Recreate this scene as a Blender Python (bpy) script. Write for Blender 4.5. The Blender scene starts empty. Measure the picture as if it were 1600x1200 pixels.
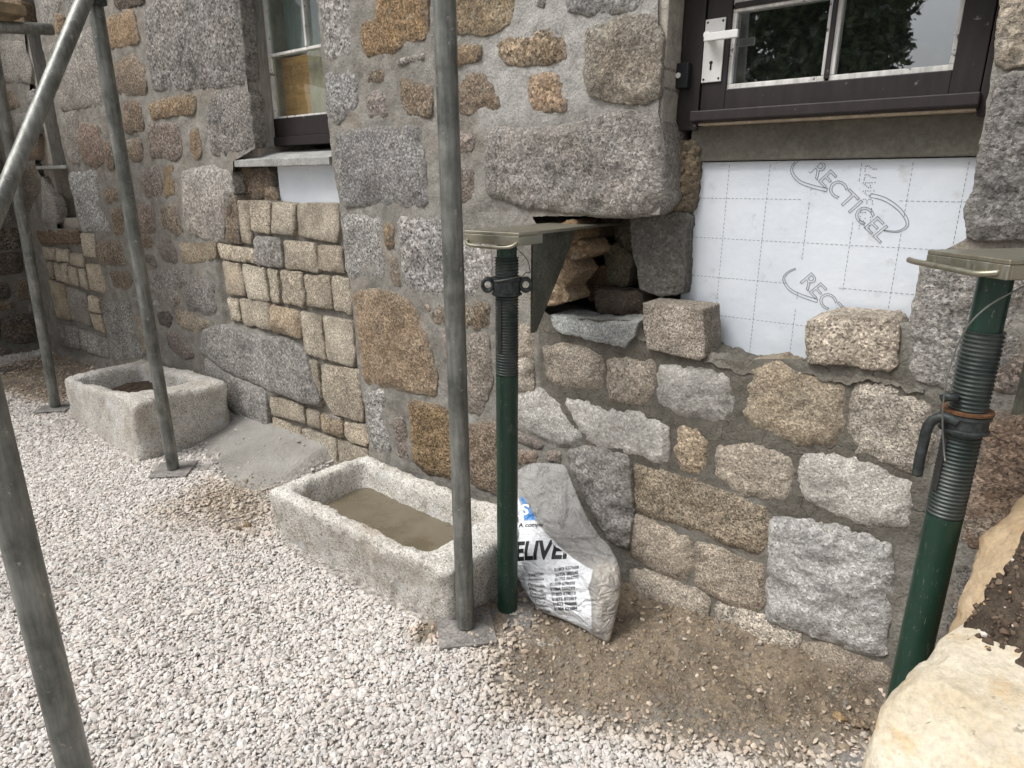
import bpy, bmesh, math, random
import numpy as np
from mathutils import Vector, Matrix

random.seed(7)
rng = np.random.default_rng(7)
scene = bpy.context.scene
COL = scene.collection
R = math.radians

# ------------------------------------------------------------------ camera
CAM_D, CAM_H, FPX = 1.55, 1.17, 1020.0          # distance to the wall face, height, focal length (px of 1600)
PITCH = math.atan2(315.0, FPX)
YAW = R(90) + math.atan2(-565 - 800, math.hypot(FPX, 315.0))
C0 = np.array([0.0, -CAM_D, CAM_H])
FW = np.array([-math.sin(YAW) * math.cos(PITCH), math.cos(YAW) * math.cos(PITCH), -math.sin(PITCH)])
RT = np.array([math.cos(YAW), math.sin(YAW), 0.0])
UP = np.cross(RT, FW)
cam_data = bpy.data.cameras.new('camera')
cam = bpy.data.objects.new('camera', cam_data)
COL.objects.link(cam)
cam_data.sensor_width = 36
cam_data.lens = 36 * FPX / 1600
cam_data.clip_start = 0.02
cam_data.clip_end = 2000
M = Matrix((tuple(RT), tuple(UP), tuple(-FW))).transposed().to_4x4()
M.translation = Vector(C0)
cam.matrix_world = M
scene.camera = cam

# ------------------------------------------------------------------ light
SUN_EL, SUN_AZ = R(57), R(212)       # azimuth clockwise from +Y (north)
world = bpy.data.worlds.new('World')
scene.world = world
world.use_nodes = True
wn = world.node_tree
wn.nodes.clear()
sky = wn.nodes.new('ShaderNodeTexSky')
sky.sky_type = 'NISHITA'
sky.sun_disc = False
sky.sun_elevation = SUN_EL
sky.sun_rotation = SUN_AZ
sky.air_density = 1.0
sky.dust_density = 6.0
sky.ozone_density = 0.6
hs = wn.nodes.new('ShaderNodeHueSaturation')
hs.inputs['Saturation'].default_value = 0.30       # overcast: a nearly grey sky
bg = wn.nodes.new('ShaderNodeBackground')
bg.inputs['Strength'].default_value = 0.125
wo = wn.nodes.new('ShaderNodeOutputWorld')
wn.links.new(sky.outputs[0], hs.inputs['Color'])
wn.links.new(hs.outputs[0], bg.inputs['Color'])
wn.links.new(bg.outputs[0], wo.inputs['Surface'])
sun_data = bpy.data.lights.new('sun', 'SUN')
sun_data.energy = 1.45
sun_data.angle = R(24)
sun_data.color = (1.0, 0.99, 0.968)
sun = bpy.data.objects.new('sun', sun_data)
COL.objects.link(sun)
sdir = Vector((math.sin(SUN_AZ) * math.cos(SUN_EL), math.cos(SUN_AZ) * math.cos(SUN_EL), math.sin(SUN_EL)))
sun.rotation_euler = sdir.to_track_quat('Z', 'Y').to_euler()
scene.view_settings.view_transform = 'Standard'
scene.view_settings.look = 'None'
scene.view_settings.gamma = 1.0
scene.view_settings.use_curve_mapping = False
scene.view_settings.exposure = 0.40

# ------------------------------------------------------------------ maths helpers
def ray(px, py):
    return FW * FPX + RT * (px - 800) + UP * (600 - py)
def onY(px, py, y=0.0):
    d = ray(px, py); return C0 + d * ((y - C0[1]) / d[1])
def onZ(px, py, z=0.0):
    d = ray(px, py); return C0 + d * ((z - C0[2]) / d[2])
def onX(px, py, x):
    d = ray(px, py); return C0 + d * ((x - C0[0]) / d[0])
def onP(px, py, O, n):
    d = ray(px, py); return C0 + d * (np.dot(np.array(O) - C0, n) / np.dot(d, n))
def at(px, py, d):
    return C0 + ray(px, py) * (d / FPX)
def zat(x, y, py):
    lo, hi = -1.0, 3.0
    for _ in range(50):
        m = (lo + hi) / 2
        v = np.array([x, y, m]) - C0
        p = 600 - FPX * (v @ UP) / (v @ FW)
        if p > py: lo = m
        else: hi = m
    return lo
def proj_arr(p):
    v = p - C0
    z = v @ FW
    return 800 + FPX * (v @ RT) / z, 600 - FPX * (v @ UP) / z, z

def _hash(ix, iy, iz, seed):
    with np.errstate(over='ignore'):
        n = (ix.astype(np.int64) * 374761393 + iy.astype(np.int64) * 668265263 + iz.astype(np.int64) * 1440670441 + seed * 974634777) & 0xffffffff
        n = ((n ^ (n >> 13)) * 1274126177) & 0xffffffff
        n = n ^ (n >> 16)
    return n / 4294967295.0
def vnoise(p, seed=0):
    p = np.asarray(p, float)
    i = np.floor(p).astype(np.int64); f = p - i
    f = f * f * f * (f * (f * 6 - 15) + 10)
    x, y, z = i[:, 0], i[:, 1], i[:, 2]
    fx, fy, fz = f[:, 0], f[:, 1], f[:, 2]
    def L(a, b, t): return a + (b - a) * t
    c = lambda a, b, d: _hash(x + a, y + b, z + d, seed)
    return L(L(L(c(0,0,0), c(1,0,0), fx), L(c(0,1,0), c(1,1,0), fx), fy),
             L(L(c(0,0,1), c(1,0,1), fx), L(c(0,1,1), c(1,1,1), fx), fy), fz) * 2 - 1
def fbm(p, octv=3, seed=0):
    p = np.asarray(p, float); s = 0; a = 1.0; t = 0
    for o in range(octv):
        s = s + a * vnoise(p * 2 ** o, seed + 17 * o); t += a; a *= 0.5
    return s / t
def inpoly(x, y, poly):
    x = np.asarray(x); y = np.asarray(y); r = np.zeros(x.shape, bool); n = len(poly)
    for i in range(n):
        x1, y1 = poly[i]; x2, y2 = poly[(i + 1) % n]
        if y1 == y2: continue
        c = ((y1 > y) != (y2 > y)) & (x < (x2 - x1) * (y - y1) / (y2 - y1) + x1)
        r ^= c
    return r
def edge_dist(x, y, poly):
    """distance to the polygon's edge, positive inside"""
    x = np.asarray(x, float); y = np.asarray(y, float); d = np.full(x.shape, 1e9); n = len(poly)
    for i in range(n):
        a = np.array(poly[i], float); b = np.array(poly[(i + 1) % n], float); ab = b - a
        t = np.clip(((x - a[0]) * ab[0] + (y - a[1]) * ab[1]) / max(ab @ ab, 1e-12), 0, 1)
        d = np.minimum(d, np.hypot(x - a[0] - t * ab[0], y - a[1] - t * ab[1]))
    return np.where(inpoly(x, y, poly), d, -d)

# ------------------------------------------------------------------ object helpers
def link(o, parent=None):
    COL.objects.link(o)
    if parent is not None: o.parent = parent
    return o
def tag(o, label=None, cat=None, group=None, kind=None):
    if label: o['label'] = label
    if cat: o['category'] = cat
    if group: o['group'] = group
    if kind: o['kind'] = kind
    return o
def thing(name, label, cat, loc=(0, 0, 0), group=None):
    o = bpy.data.objects.new(name, None)
    o.empty_display_size = 0.1
    o.location = loc
    link(o)
    return tag(o, label, cat, group)
def wloc(o):
    v = Vector((0, 0, 0))
    while o is not None: v = v + o.location; o = o.parent
    return v
def mesh_obj(name, verts, faces, mat, parent=None, smooth=True, origin=None, attrs=None):
    """world-space verts; origin = where the object's origin goes (world)"""
    verts = np.asarray(verts, float)
    if origin is None: origin = verts.mean(axis=0)
    origin = np.asarray(origin, float)
    me = bpy.data.meshes.new(name)
    me.from_pydata((verts - origin).tolist(), [], [list(map(int, f)) for f in faces])
    if smooth: me.shade_smooth()
    else: me.shade_flat()
    if attrs:
        for k, v in attrs.items():
            a = me.attributes.new(k, 'FLOAT', 'POINT')
            a.data.foreach_set('value', np.asarray(v, np.float32))
    if mat: me.materials.append(mat)
    o = bpy.data.objects.new(name, me)
    link(o, parent)
    o.location = Vector(origin) - (wloc(parent) if parent is not None else Vector((0, 0, 0)))
    return o
def bm_obj(name, bm, mat, parent=None, smooth=False, origin=None):
    bmesh.ops.recalc_face_normals(bm, faces=bm.faces)
    vs = np.array([v.co[:] for v in bm.verts]); bm.verts.index_update()
    fs = [[v.index for v in f.verts] for f in bm.faces]
    bm.free()
    return mesh_obj(name, vs, fs, mat, parent, smooth, origin)
def box_bm(bm, x0, x1, y0, y1, z0, z1, bev=0.0):
    m = Matrix.Translation(((x0 + x1) / 2, (y0 + y1) / 2, (z0 + z1) / 2)) @ Matrix.Diagonal((abs(x1 - x0), abs(y1 - y0), abs(z1 - z0), 1))
    r = bmesh.ops.create_cube(bm, size=1, matrix=m)
    if bev > 0:
        es = list({e for v in r['verts'] for e in v.link_edges})
        bmesh.ops.bevel(bm, geom=es, offset=bev, segments=2, profile=0.6, affect='EDGES')
def box(name, x0, x1, y0, y1, z0, z1, mat, parent=None, bev=0.002):
    bm = bmesh.new(); box_bm(bm, x0, x1, y0, y1, z0, z1, bev)
    return bm_obj(name, bm, mat, parent)
def prism(name, poly, y0, y1, mat, parent=None, bev=0.002):
    """polygon of (x,z) given thickness along y"""
    bm = bmesh.new()
    a = [bm.verts.new((x, y0, z)) for x, z in poly]; b = [bm.verts.new((x, y1, z)) for x, z in poly]
    n = len(poly)
    bm.faces.new(a); bm.faces.new(b[::-1])
    for i in range(n): bm.faces.new((a[i], b[i], b[(i + 1) % n], a[(i + 1) % n]))
    if bev: bmesh.ops.bevel(bm, geom=list(bm.edges), offset=bev, segments=2, profile=0.6, affect='EDGES')
    return bm_obj(name, bm, mat, parent)
def lathe_v(profile, base, axis=(0, 0, 1), seg=28, vs=None, fs=None, caps=True):
    """profile [(r, h)] about an axis from base"""
    ax = np.array(axis, float); ax /= np.linalg.norm(ax)
    t = np.array([1, 0, 0]) if abs(ax[0]) < 0.9 else np.array([0, 1, 0])
    u = np.cross(ax, t); u /= np.linalg.norm(u); v = np.cross(ax, u)
    vs = [] if vs is None else vs; fs = [] if fs is None else fs
    b0 = len(vs)
    for r, h in profile:
        for k in range(seg):
            a = 2 * math.pi * k / seg
            vs.append(np.array(base) + ax * h + (u * math.cos(a) + v * math.sin(a)) * r)
    for i in range(len(profile) - 1):
        for k in range(seg):
            k2 = (k + 1) % seg
            fs.append((b0 + i * seg + k, b0 + i * seg + k2, b0 + (i + 1) * seg + k2, b0 + (i + 1) * seg + k))
    if caps:
        fs.append(tuple(b0 + k for k in range(seg))[::-1])
        fs.append(tuple(b0 + (len(profile) - 1) * seg + k for k in range(seg)))
    return vs, fs
def lathe(name, profile, base, axis, mat, parent=None, seg=28, caps=True):
    vs, fs = lathe_v(profile, base, axis, seg, caps=caps)
    o = mesh_obj(name, vs, fs, mat, parent, True)
    sharp(o.data, 40)
    return o
def sharp(me, deg):
    me.set_sharp_from_angle(angle=R(deg))
def tube_path(name, pts, r, mat, parent=None, seg=10):
    pts = [np.array(p, float) for p in pts]
    vs, fs = [], []
    prev = None
    for i, p in enumerate(pts):
        t = pts[min(i + 1, len(pts) - 1)] - pts[max(i - 1, 0)]; t /= np.linalg.norm(t)
        if prev is None:
            a = np.array([0, 0, 1]) if abs(t[2]) < 0.9 else np.array([1, 0, 0])
            u = np.cross(t, a)
        else: u = prev - t * np.dot(prev, t)
        u /= np.linalg.norm(u); prev = u; v = np.cross(t, u)
        for k in range(seg):
            an = 2 * math.pi * k / seg
            vs.append(p + (u * math.cos(an) + v * math.sin(an)) * r)
    for i in range(len(pts) - 1):
        for k in range(seg):
            k2 = (k + 1) % seg
            fs.append((i * seg + k, i * seg + k2, (i + 1) * seg + k2, (i + 1) * seg + k))
    fs.append(tuple(range(seg))[::-1]); fs.append(tuple((len(pts) - 1) * seg + k for k in range(seg)))
    return mesh_obj(name, vs, fs, mat, parent, True)
def smooth_path(pts, n=8):
    pts = [np.array(p, float) for p in pts]; out = []
    P = [pts[0]] + pts + [pts[-1]]
    for i in range(1, len(P) - 2):
        for k in range(n):
            t = k / n
            a, b, c, d = P[i - 1], P[i], P[i + 1], P[i + 2]
            out.append(0.5 * ((2 * b) + (-a + c) * t + (2 * a - 5 * b + 4 * c - d) * t * t + (-a + 3 * b - 3 * c + d) * t ** 3))
    out.append(pts[-1]); return out

# ------------------------------------------------------------------ materials
class NT:
    def __init__(self, name):
        self.m = bpy.data.materials.new(name); self.m.use_nodes = True
        self.t = self.m.node_tree; self.t.nodes.clear()
        self.out = self.n('ShaderNodeOutputMaterial')
    def n(self, typ, **kw):
        nd = self.t.nodes.new(typ)
        for k, v in kw.items():
            if hasattr(nd, k): setattr(nd, k, v)
        return nd
    def set(self, sock, v):
        if isinstance(v, bpy.types.NodeSocket): self.t.links.new(v, sock)
        else:
            if sock.type == 'RGBA' and not hasattr(v, '__len__'): v = (v, v, v)
            if sock.type == 'RGBA' and len(v) == 3: v = (*v, 1)
            sock.default_value = v
    def coords(self, rnd=True):
        tc = self.n('ShaderNodeTexCoord').outputs['Object']
        if not rnd: return tc
        oi = self.n('ShaderNodeObjectInfo')
        mul = self.n('ShaderNodeMath', operation='MULTIPLY'); self.set(mul.inputs[0], oi.outputs['Random']); mul.inputs[1].default_value = 37.0
        add = self.n('ShaderNodeVectorMath', operation='ADD'); self.set(add.inputs[0], tc); self.set(add.inputs[1], mul.outputs[0])
        return add.outputs[0]
    def objcol(self):
        oi = self.n('ShaderNodeObjectInfo'); return oi.outputs['Color'], oi.outputs['Alpha']
    def noise(self, vec, scale, detail=3, rough=0.55, dist=0.0):
        nd = self.n('ShaderNodeTexNoise'); self.set(nd.inputs['Vector'], vec)
        nd.inputs['Scale'].default_value = scale; nd.inputs['Detail'].default_value = detail
        nd.inputs['Roughness'].default_value = rough; nd.inputs['Distortion'].default_value = dist
        return nd.outputs[0]
    def noisec(self, vec, scale, detail=2):
        nd = self.n('ShaderNodeTexNoise'); self.set(nd.inputs['Vector'], vec)
        nd.inputs['Scale'].default_value = scale; nd.inputs['Detail'].default_value = detail
        return nd.outputs[1]
    def voro(self, vec, scale, feature='F1', rnd=1.0, out='Color'):
        nd = self.n('ShaderNodeTexVoronoi', feature=feature); self.set(nd.inputs['Vector'], vec)
        nd.inputs['Scale'].default_value = scale; nd.inputs['Randomness'].default_value = rnd
        return nd.outputs[out]
    def ramp(self, fac, stops, interp='LINEAR'):
        nd = self.n('ShaderNodeValToRGB'); cr = nd.color_ramp; cr.interpolation = interp
        while len(cr.elements) < len(stops): cr.elements.new(0.5)
        for e, (p, c) in zip(cr.elements, stops):
            e.position = p; e.color = (c, c, c, 1) if not hasattr(c, '__len__') else (*c, 1)
        self.set(nd.inputs[0], fac); return nd.outputs[0]
    def mix(self, fac, a, b, mode='MIX'):
        nd = self.n('ShaderNodeMix', data_type='RGBA', blend_type=mode)
        self.set(nd.inputs[0], fac); self.set(nd.inputs[6], a); self.set(nd.inputs[7], b); return nd.outputs[2]
    def math(self, op, a, b=0.5, clamp=False):
        nd = self.n('ShaderNodeMath', operation=op); nd.use_clamp = clamp
        self.set(nd.inputs[0], a); self.set(nd.inputs[1], b); return nd.outputs[0]
    def attr(self, name):
        nd = self.n('ShaderNodeAttribute'); nd.attribute_name = name; return nd
    def scalev(self, vec, s):
        nd = self.n('ShaderNodeVectorMath', operation='MULTIPLY'); self.set(nd.inputs[0], vec); nd.inputs[1].default_value = s; return nd.outputs[0]
    def addv(self, a, b):
        nd = self.n('ShaderNodeVectorMath', operation='ADD'); self.set(nd.inputs[0], a); self.set(nd.inputs[1], b); return nd.outputs[0]
    def bump(self, h, strength=0.5, dist=0.004, normal=None):
        nd = self.n('ShaderNodeBump'); self.set(nd.inputs['Height'], h); nd.inputs['Strength'].default_value = strength
        nd.inputs['Distance'].default_value = dist
        if normal is not None: self.set(nd.inputs['Normal'], normal)
        return nd.outputs[0]
    def principled(self, color, rough=0.8, normal=None, metallic=0.0, spec=0.3, **kw):
        nd = self.n('ShaderNodeBsdfPrincipled')
        self.set(nd.inputs['Base Color'], color); self.set(nd.inputs['Roughness'], rough); self.set(nd.inputs['Metallic'], metallic)
        nd.inputs['Specular IOR Level'].default_value = spec
        if normal is not None: self.set(nd.inputs['Normal'], normal)
        for k, v in kw.items(): self.set(nd.inputs[k], v)
        self.t.links.new(nd.outputs[0], self.out.inputs['Surface'])
        return nd
    def done(self): return self.m

def granite(name, crys, fine, contrast, bump_d, dark=0.16, pale=0.30, rim=0.5, rimcol=(.2, .19, .165)):
    k = NT(name)
    tint, rust = k.objcol()
    oi = k.n('ShaderNodeObjectInfo').outputs['Random']
    v0 = k.coords()
    wn_ = k.n('ShaderNodeTexWhiteNoise', noise_dimensions='1D'); k.set(wn_.inputs['W'], oi); rnd2 = wn_.outputs['Value']
    # every stone has its own grain size and strength of grain
    v = k.n('ShaderNodeVectorMath', operation='SCALE'); k.set(v.inputs[0], v0); k.set(v.inputs['Scale'], k.math('ADD', 0.72, k.math('MULTIPLY', oi, 0.62))); v = v.outputs[0]
    contrast = k.math('MULTIPLY', contrast, k.math('ADD', 0.66, k.math('MULTIPLY', rnd2, 0.34)))
    warp = k.addv(v, k.scalev(k.noisec(v, crys * 1.6, 2), (0.9 / crys,) * 3))
    sep = k.n('ShaderNodeSeparateColor'); k.set(sep.inputs[0], k.voro(warp, crys))
    sp2 = k.n('ShaderNodeSeparateColor'); k.set(sp2.inputs[0], k.voro(k.addv(warp, (2.3, 5.1, 0.7)), crys * 1.55))
    r1 = k.ramp(sep.outputs[0], [(0.0, 0.10), (dark, 0.18), (dark + 0.03, 0.62), (0.55, 0.95), (1.0 - pale, 1.15), (1.03 - pale, 1.95), (1.0, 2.3)])
    r1b = k.ramp(sp2.outputs[1], [(0.0, 0.14), (dark, 0.22), (dark + 0.03, 0.75), (0.66, 1.05), (0.70, 1.7), (1.0, 2.05)])
    n2 = k.noise(v, fine, 3, 0.7)
    r2 = k.ramp(n2, [(0.33, 0.45), (0.46, 0.9), (0.56, 1.08), (0.70, 1.5)])
    g = k.mix(contrast, (1, 1, 1), k.mix(0.42, r1, k.mix(1.0, r1b, r2, 'MULTIPLY')))
    # large stains and weathering
    n3 = k.noise(v, 7.0, 4, 0.6)
    stain = k.ramp(n3, [(0.30, 0.66), (0.5, 0.98), (0.68, 1.18)])
    n4 = k.noise(k.addv(v, (3.1, 7.7, 1.3)), 9.0, 4, 0.62)
    rmask = k.math('MULTIPLY', k.ramp(n4, [(0.40, 0.0), (0.62, 1.0)]), rust, True)
    tint2 = k.mix(rmask, tint, (0.25, 0.175, 0.105))
    n5 = k.noise(k.addv(v, (9.4, 2.2, 5.3)), 14.0, 4, 0.65)
    lich = k.math('MULTIPLY', k.ramp(n5, [(0.60, 0.0), (0.70, 1.0)]), 0.35, True)
    tint3 = k.mix(lich, tint2, (0.36, 0.37, 0.315))
    col = k.mix(1.0, k.mix(1.0, tint3, g, 'MULTIPLY'), stain, 'MULTIPLY')
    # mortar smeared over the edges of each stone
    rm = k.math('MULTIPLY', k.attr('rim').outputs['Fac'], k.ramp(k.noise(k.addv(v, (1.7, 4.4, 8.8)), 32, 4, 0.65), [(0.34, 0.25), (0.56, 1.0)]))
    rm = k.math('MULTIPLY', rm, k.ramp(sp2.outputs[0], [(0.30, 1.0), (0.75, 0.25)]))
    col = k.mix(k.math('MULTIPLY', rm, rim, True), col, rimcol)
    h = k.math('ADD', k.math('MULTIPLY', n2, 0.7), k.math('ADD', k.math('MULTIPLY', sep.outputs[0], 0.3), k.math('MULTIPLY', k.noise(v, 60, 4, 0.7), 1.3)))
    k.principled(col, 0.88, k.bump(h, 1.0, bump_d), spec=0.25)
    return k.done()
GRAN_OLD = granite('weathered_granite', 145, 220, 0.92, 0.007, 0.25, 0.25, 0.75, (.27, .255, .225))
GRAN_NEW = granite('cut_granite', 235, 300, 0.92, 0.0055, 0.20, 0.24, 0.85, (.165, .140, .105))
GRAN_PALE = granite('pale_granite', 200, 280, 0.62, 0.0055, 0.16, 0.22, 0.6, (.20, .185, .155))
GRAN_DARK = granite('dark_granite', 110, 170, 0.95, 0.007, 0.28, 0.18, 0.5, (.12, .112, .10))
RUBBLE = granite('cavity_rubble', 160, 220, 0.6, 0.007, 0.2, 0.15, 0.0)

def mk_mortar():
    k = NT('mortar'); v = k.coords(False)
    fresh = k.attr('fresh').outputs['Fac']; pale = k.attr('pale').outputs['Fac']
    n1 = k.noise(v, 9, 5, 0.62); n2 = k.noise(v, 160, 3, 0.7); n3 = k.noise(v, 38, 4, 0.6)
    old = k.mix(k.ramp(n1, [(0.32, 0), (0.66, 1)]), (0.185, 0.175, 0.152), (0.300, 0.288, 0.260))
    old = k.mix(k.ramp(k.noise(k.addv(v, (5, 1, 2)), 5, 4, .6), [(0.52, 0), (0.68, 0.55)]), old, (0.275, 0.228, 0.185))
    old = k.mix(pale, old, (0.37, 0.36, 0.34))
    new = k.mix(k.ramp(n3, [(0.35, 0), (0.65, 1)]), (0.120, 0.110, 0.091), (0.158, 0.147, 0.124))
    ck = k.voro(k.addv(v, k.scalev(k.noisec(v, 14, 3), (.09, .09, .09))), 5.0, 'DISTANCE_TO_EDGE', 1.0, 'Distance')
    crack = k.ramp(ck, [(0.0, 1), (0.008, 0)])
    new = k.mix(k.ramp(k.noise(k.addv(v, (6, 1, 3)), 6, 4, .6), [(0.52, 0), (0.66, .5)]), new, (0.235, 0.222, 0.196))
    new = k.mix(k.math('MULTIPLY', crack, .25), new, (0.06, 0.055, 0.045))
    c = k.mix(fresh, old, new)
    c = k.mix(1.0, c, k.ramp(n2, [(0.28, 0.62), (0.5, 1.0), (0.75, 1.25)]), 'MULTIPLY')
    c = k.mix(1.0, c, k.mix(k.math('MULTIPLY', fresh, .7), k.ramp(k.noise(k.addv(v, (8, 8, 1)), 26, 5, 0.7), [(0.3, 0.74), (0.5, 1.0), (0.7, 1.16)]), (1, 1, 1)), 'MULTIPLY')
    h = k.math('SUBTRACT', k.math('ADD', k.math('MULTIPLY', n2, 0.5), n3), k.math('MULTIPLY', k.math('MULTIPLY', crack, fresh), .35))
    k.principled(c, 0.92, k.bump(h, 0.9, 0.006), spec=0.2)
    return k.done()
MORTAR = mk_mortar()

def simple(name, col, rough=0.7, metallic=0.0, var=0.25, scale=20, bump=0.3, bd=0.002, spec=0.3, stretch=(1, 1, 1), col2=None, fine=120):
    k = NT(name); v = k.scalev(k.coords(), stretch)
    n = k.noise(v, scale, 4, 0.6); n2 = k.noise(v, fine, 3, 0.65)
    a = tuple(c * (1 - var) for c in col); b = col2 if col2 else tuple(c * (1 + var) for c in col)
    c = k.mix(k.ramp(n, [(0.33, 0), (0.67, 1)]), a, b)
    c = k.mix(1.0, c, k.ramp(n2, [(0.3, 1 - var), (0.7, 1 + var)]), 'MULTIPLY')
    k.principled(c, rough, k.bump(k.math('ADD', n2, k.math('MULTIPLY', n, 0.6)), bump, bd), metallic, spec)
    return k.done()
CONCRETE = simple('concrete', (0.125, 0.118, 0.098), 0.9, var=0.2, scale=14, bump=0.6, bd=0.003)
RENDER = simple('lime_render', (0.36, 0.33, 0.285), 0.92, var=0.2, scale=24, bump=0.7, bd=0.004)
STEEL = simple('plate_steel', (0.27, 0.255, 0.24), 0.65, 0.35, 0.3, 30, 0.4, 0.002)
DARKSTEEL = simple('dark_cast_steel', (0.045, 0.052, 0.052), 0.5, 0.4, 0.35, 40, 0.3, 0.002)
PLYWOOD = simple('plywood', (0.62, 0.34, 0.14), 0.6, var=0.22, scale=6, stretch=(1, 1, 9), bump=0.1)
PALEWOOD = simple('pale_wood', (0.50, 0.42, 0.32), 0.7, var=0.2, scale=8, stretch=(4, 1, 1))
GREYWOOD = simple('weathered_wood', (0.30, 0.285, 0.26), 0.85, var=0.3, scale=9, stretch=(1, 1, 0.15), bump=0.5)
SLATE = simple('slate_sill', (0.33, 0.33, 0.315), 0.75, var=0.22, scale=11, bump=0.4)
BOARDWOOD = simple('board_wood', (0.23, 0.175, 0.11), 0.85, var=0.3, scale=6, stretch=(.2, 4, 4), bump=0.4)
UNLIT = simple('unlit_dark', (0.035, 0.034, 0.033), 0.9, var=0.2)  # near-black colour stands in for the shade inside rooms, cavity and slots
WHITEPLASTIC = simple('white_plastic', (0.72, 0.72, 0.70), 0.45, var=0.04, bump=0.02)
BLACKPLASTIC = simple('black_plastic', (0.016, 0.017, 0.02), 0.45, var=0.1, bump=0.02)
CURTAIN = simple('grey_curtain', (0.36, 0.40, 0.40), 0.8, var=0.18, scale=5, stretch=(6, 1, .4), bump=.2)
BARK = simple('bark', (0.11, 0.085, 0.06), 0.95, var=0.3, scale=20, stretch=(1, 1, .2), bump=0.9, bd=0.02)
LEAF = simple('leaf', (0.045, 0.075, 0.028), 0.55, var=0.3, scale=3, bump=0.0)

def mk_gal():
    k = NT('galvanised_tube'); v = k.coords(); vs = k.scalev(v, (1, 1, 0.12))
    n = k.noise(v, 11, 5, 0.65); n2 = k.noise(vs, 90, 3, 0.6); n3 = k.noise(v, 60, 4, 0.7)
    c = k.mix(k.ramp(n, [(0.34, 0), (0.66, 1)]), (0.115, 0.122, 0.112), (0.265, 0.270, 0.250))
    c = k.mix(1.0, c, k.ramp(n2, [(0.3, 0.72), (0.7, 1.28)]), 'MULTIPLY')
    c = k.mix(k.ramp(n3, [(0.63, 0), (0.70, 0.7)]), c, (0.48, 0.465, 0.43))
    c = k.mix(k.ramp(k.noise(k.addv(v, (4, 8, 1)), 23, 4, .6), [(0.62, 0), (0.75, 0.55)]), c, (0.10, 0.09, 0.075))
    rr = k.ramp(n, [(0.3, 0.36), (0.7, 0.56)])
    k.principled(c, rr, k.bump(n2, 0.25, 0.0012), 0.55, 0.4)
    return k.done()
GALV = mk_gal()
def mk_green():
    k = NT('green_painted_steel'); v = k.coords(); n = k.noise(v, 12, 4, 0.6); n2 = k.noise(k.scalev(v, (1, 1, .35)), 170, 4, 0.75)
    c = k.mix(n, (0.006, 0.026, 0.018), (0.012, 0.050, 0.032))
    c = k.mix(k.ramp(n2, [(0.60, 0), (0.70, 0.6)]), c, (0.20, 0.22, 0.19))
    c = k.mix(k.ramp(k.noise(k.addv(v, (2, 5, 1)), 18, 5, .7), [(0.60, 0), (0.78, .5)]), c, (0.12, 0.125, 0.105))
    k.principled(c, k.ramp(n, [(0.3, 0.28), (0.7, 0.48)]), k.bump(n2, 0.15, 0.001), 0.0, 0.5)
    return k.done()
GREEN = mk_green()
def mk_thread():
    k = NT('threaded_steel'); v = k.coords(); n = k.noise(v, 16, 5, 0.65); n2 = k.noise(v, 120, 3, 0.6)
    c = k.mix(k.ramp(n, [(0.4, 0), (0.65, 1)]), (0.030, 0.043, 0.040), (0.085, 0.095, 0.088))
    c = k.mix(k.ramp(k.noise(k.addv(v, (7, 3, 2)), 14, 4, .6), [(0.60, 0), (0.76, .7)]), c, (0.13, 0.075, 0.04))
    k.principled(c, 0.42, k.bump(n2, 0.2, 0.001), 0.45, 0.5)
    return k.done()
THREAD = mk_thread()
RUST = simple('rusty_steel', (0.125, 0.062, 0.030), 0.85, 0.1, 0.4, 40, 0.6)
def mk_zinc():
    k = NT('yellow_zinc_plate'); v = k.coords(); n = k.noise(v, 8, 4, 0.6, 0.6); n2 = k.noise(k.scalev(v, (1, 6, 1)), 40, 4, 0.65)
    c = k.mix(k.ramp(n, [(0.3, 0), (0.5, .5), (0.7, 1)]), (0.25, 0.255, 0.195), (0.36, 0.32, 0.245))
    c = k.mix(k.ramp(n2, [(0.5, 0), (0.72, 0.75)]), c, (0.36, 0.36, 0.34))
    c = k.mix(k.ramp(k.noise(k.addv(v, (3, 1, 7)), 26, 5, .7), [(.56, 0), (.68, .7)]), c, (.17, .165, .15))
    k.principled(c, k.ramp(n2, [(0.3, 0.28), (0.7, 0.55)]), k.bump(n2, 0.15, 0.001), 0.75, 0.5)
    return k.done()
ZINC = mk_zinc()
ZINC_DULL = simple('dull_plated_steel', (0.115, 0.118, 0.095), 0.45, 0.5, 0.3, 14, 0.1, 0.001)
def mk_paint(name, base, flake, amt):
    k = NT(name); v = k.coords(); n = k.noise(v, 35, 5, 0.7); n2 = k.noise(k.scalev(v, (1, 1, .2)), 60, 3, 0.6)
    c = k.mix(k.ramp(n2, [(.35, 0), (.65, 1)]), tuple(b * .8 for b in base), tuple(b * 1.25 for b in base))
    c = k.mix(k.ramp(n, [(1 - amt - .03, 0), (1 - amt, 1)]), c, flake)
    k.principled(c, 0.5, k.bump(k.math('ADD', n2, n), 0.25, 0.002), 0, 0.4)
    return k.done()
DARKPAINT = mk_paint('dark_brown_paint', (0.021, 0.016, 0.016), (0.16, 0.15, 0.14), 0.31)
WHITEPAINT = mk_paint('flaking_white_paint', (0.66, 0.65, 0.62), (0.10, 0.085, 0.07), 0.37)
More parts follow.
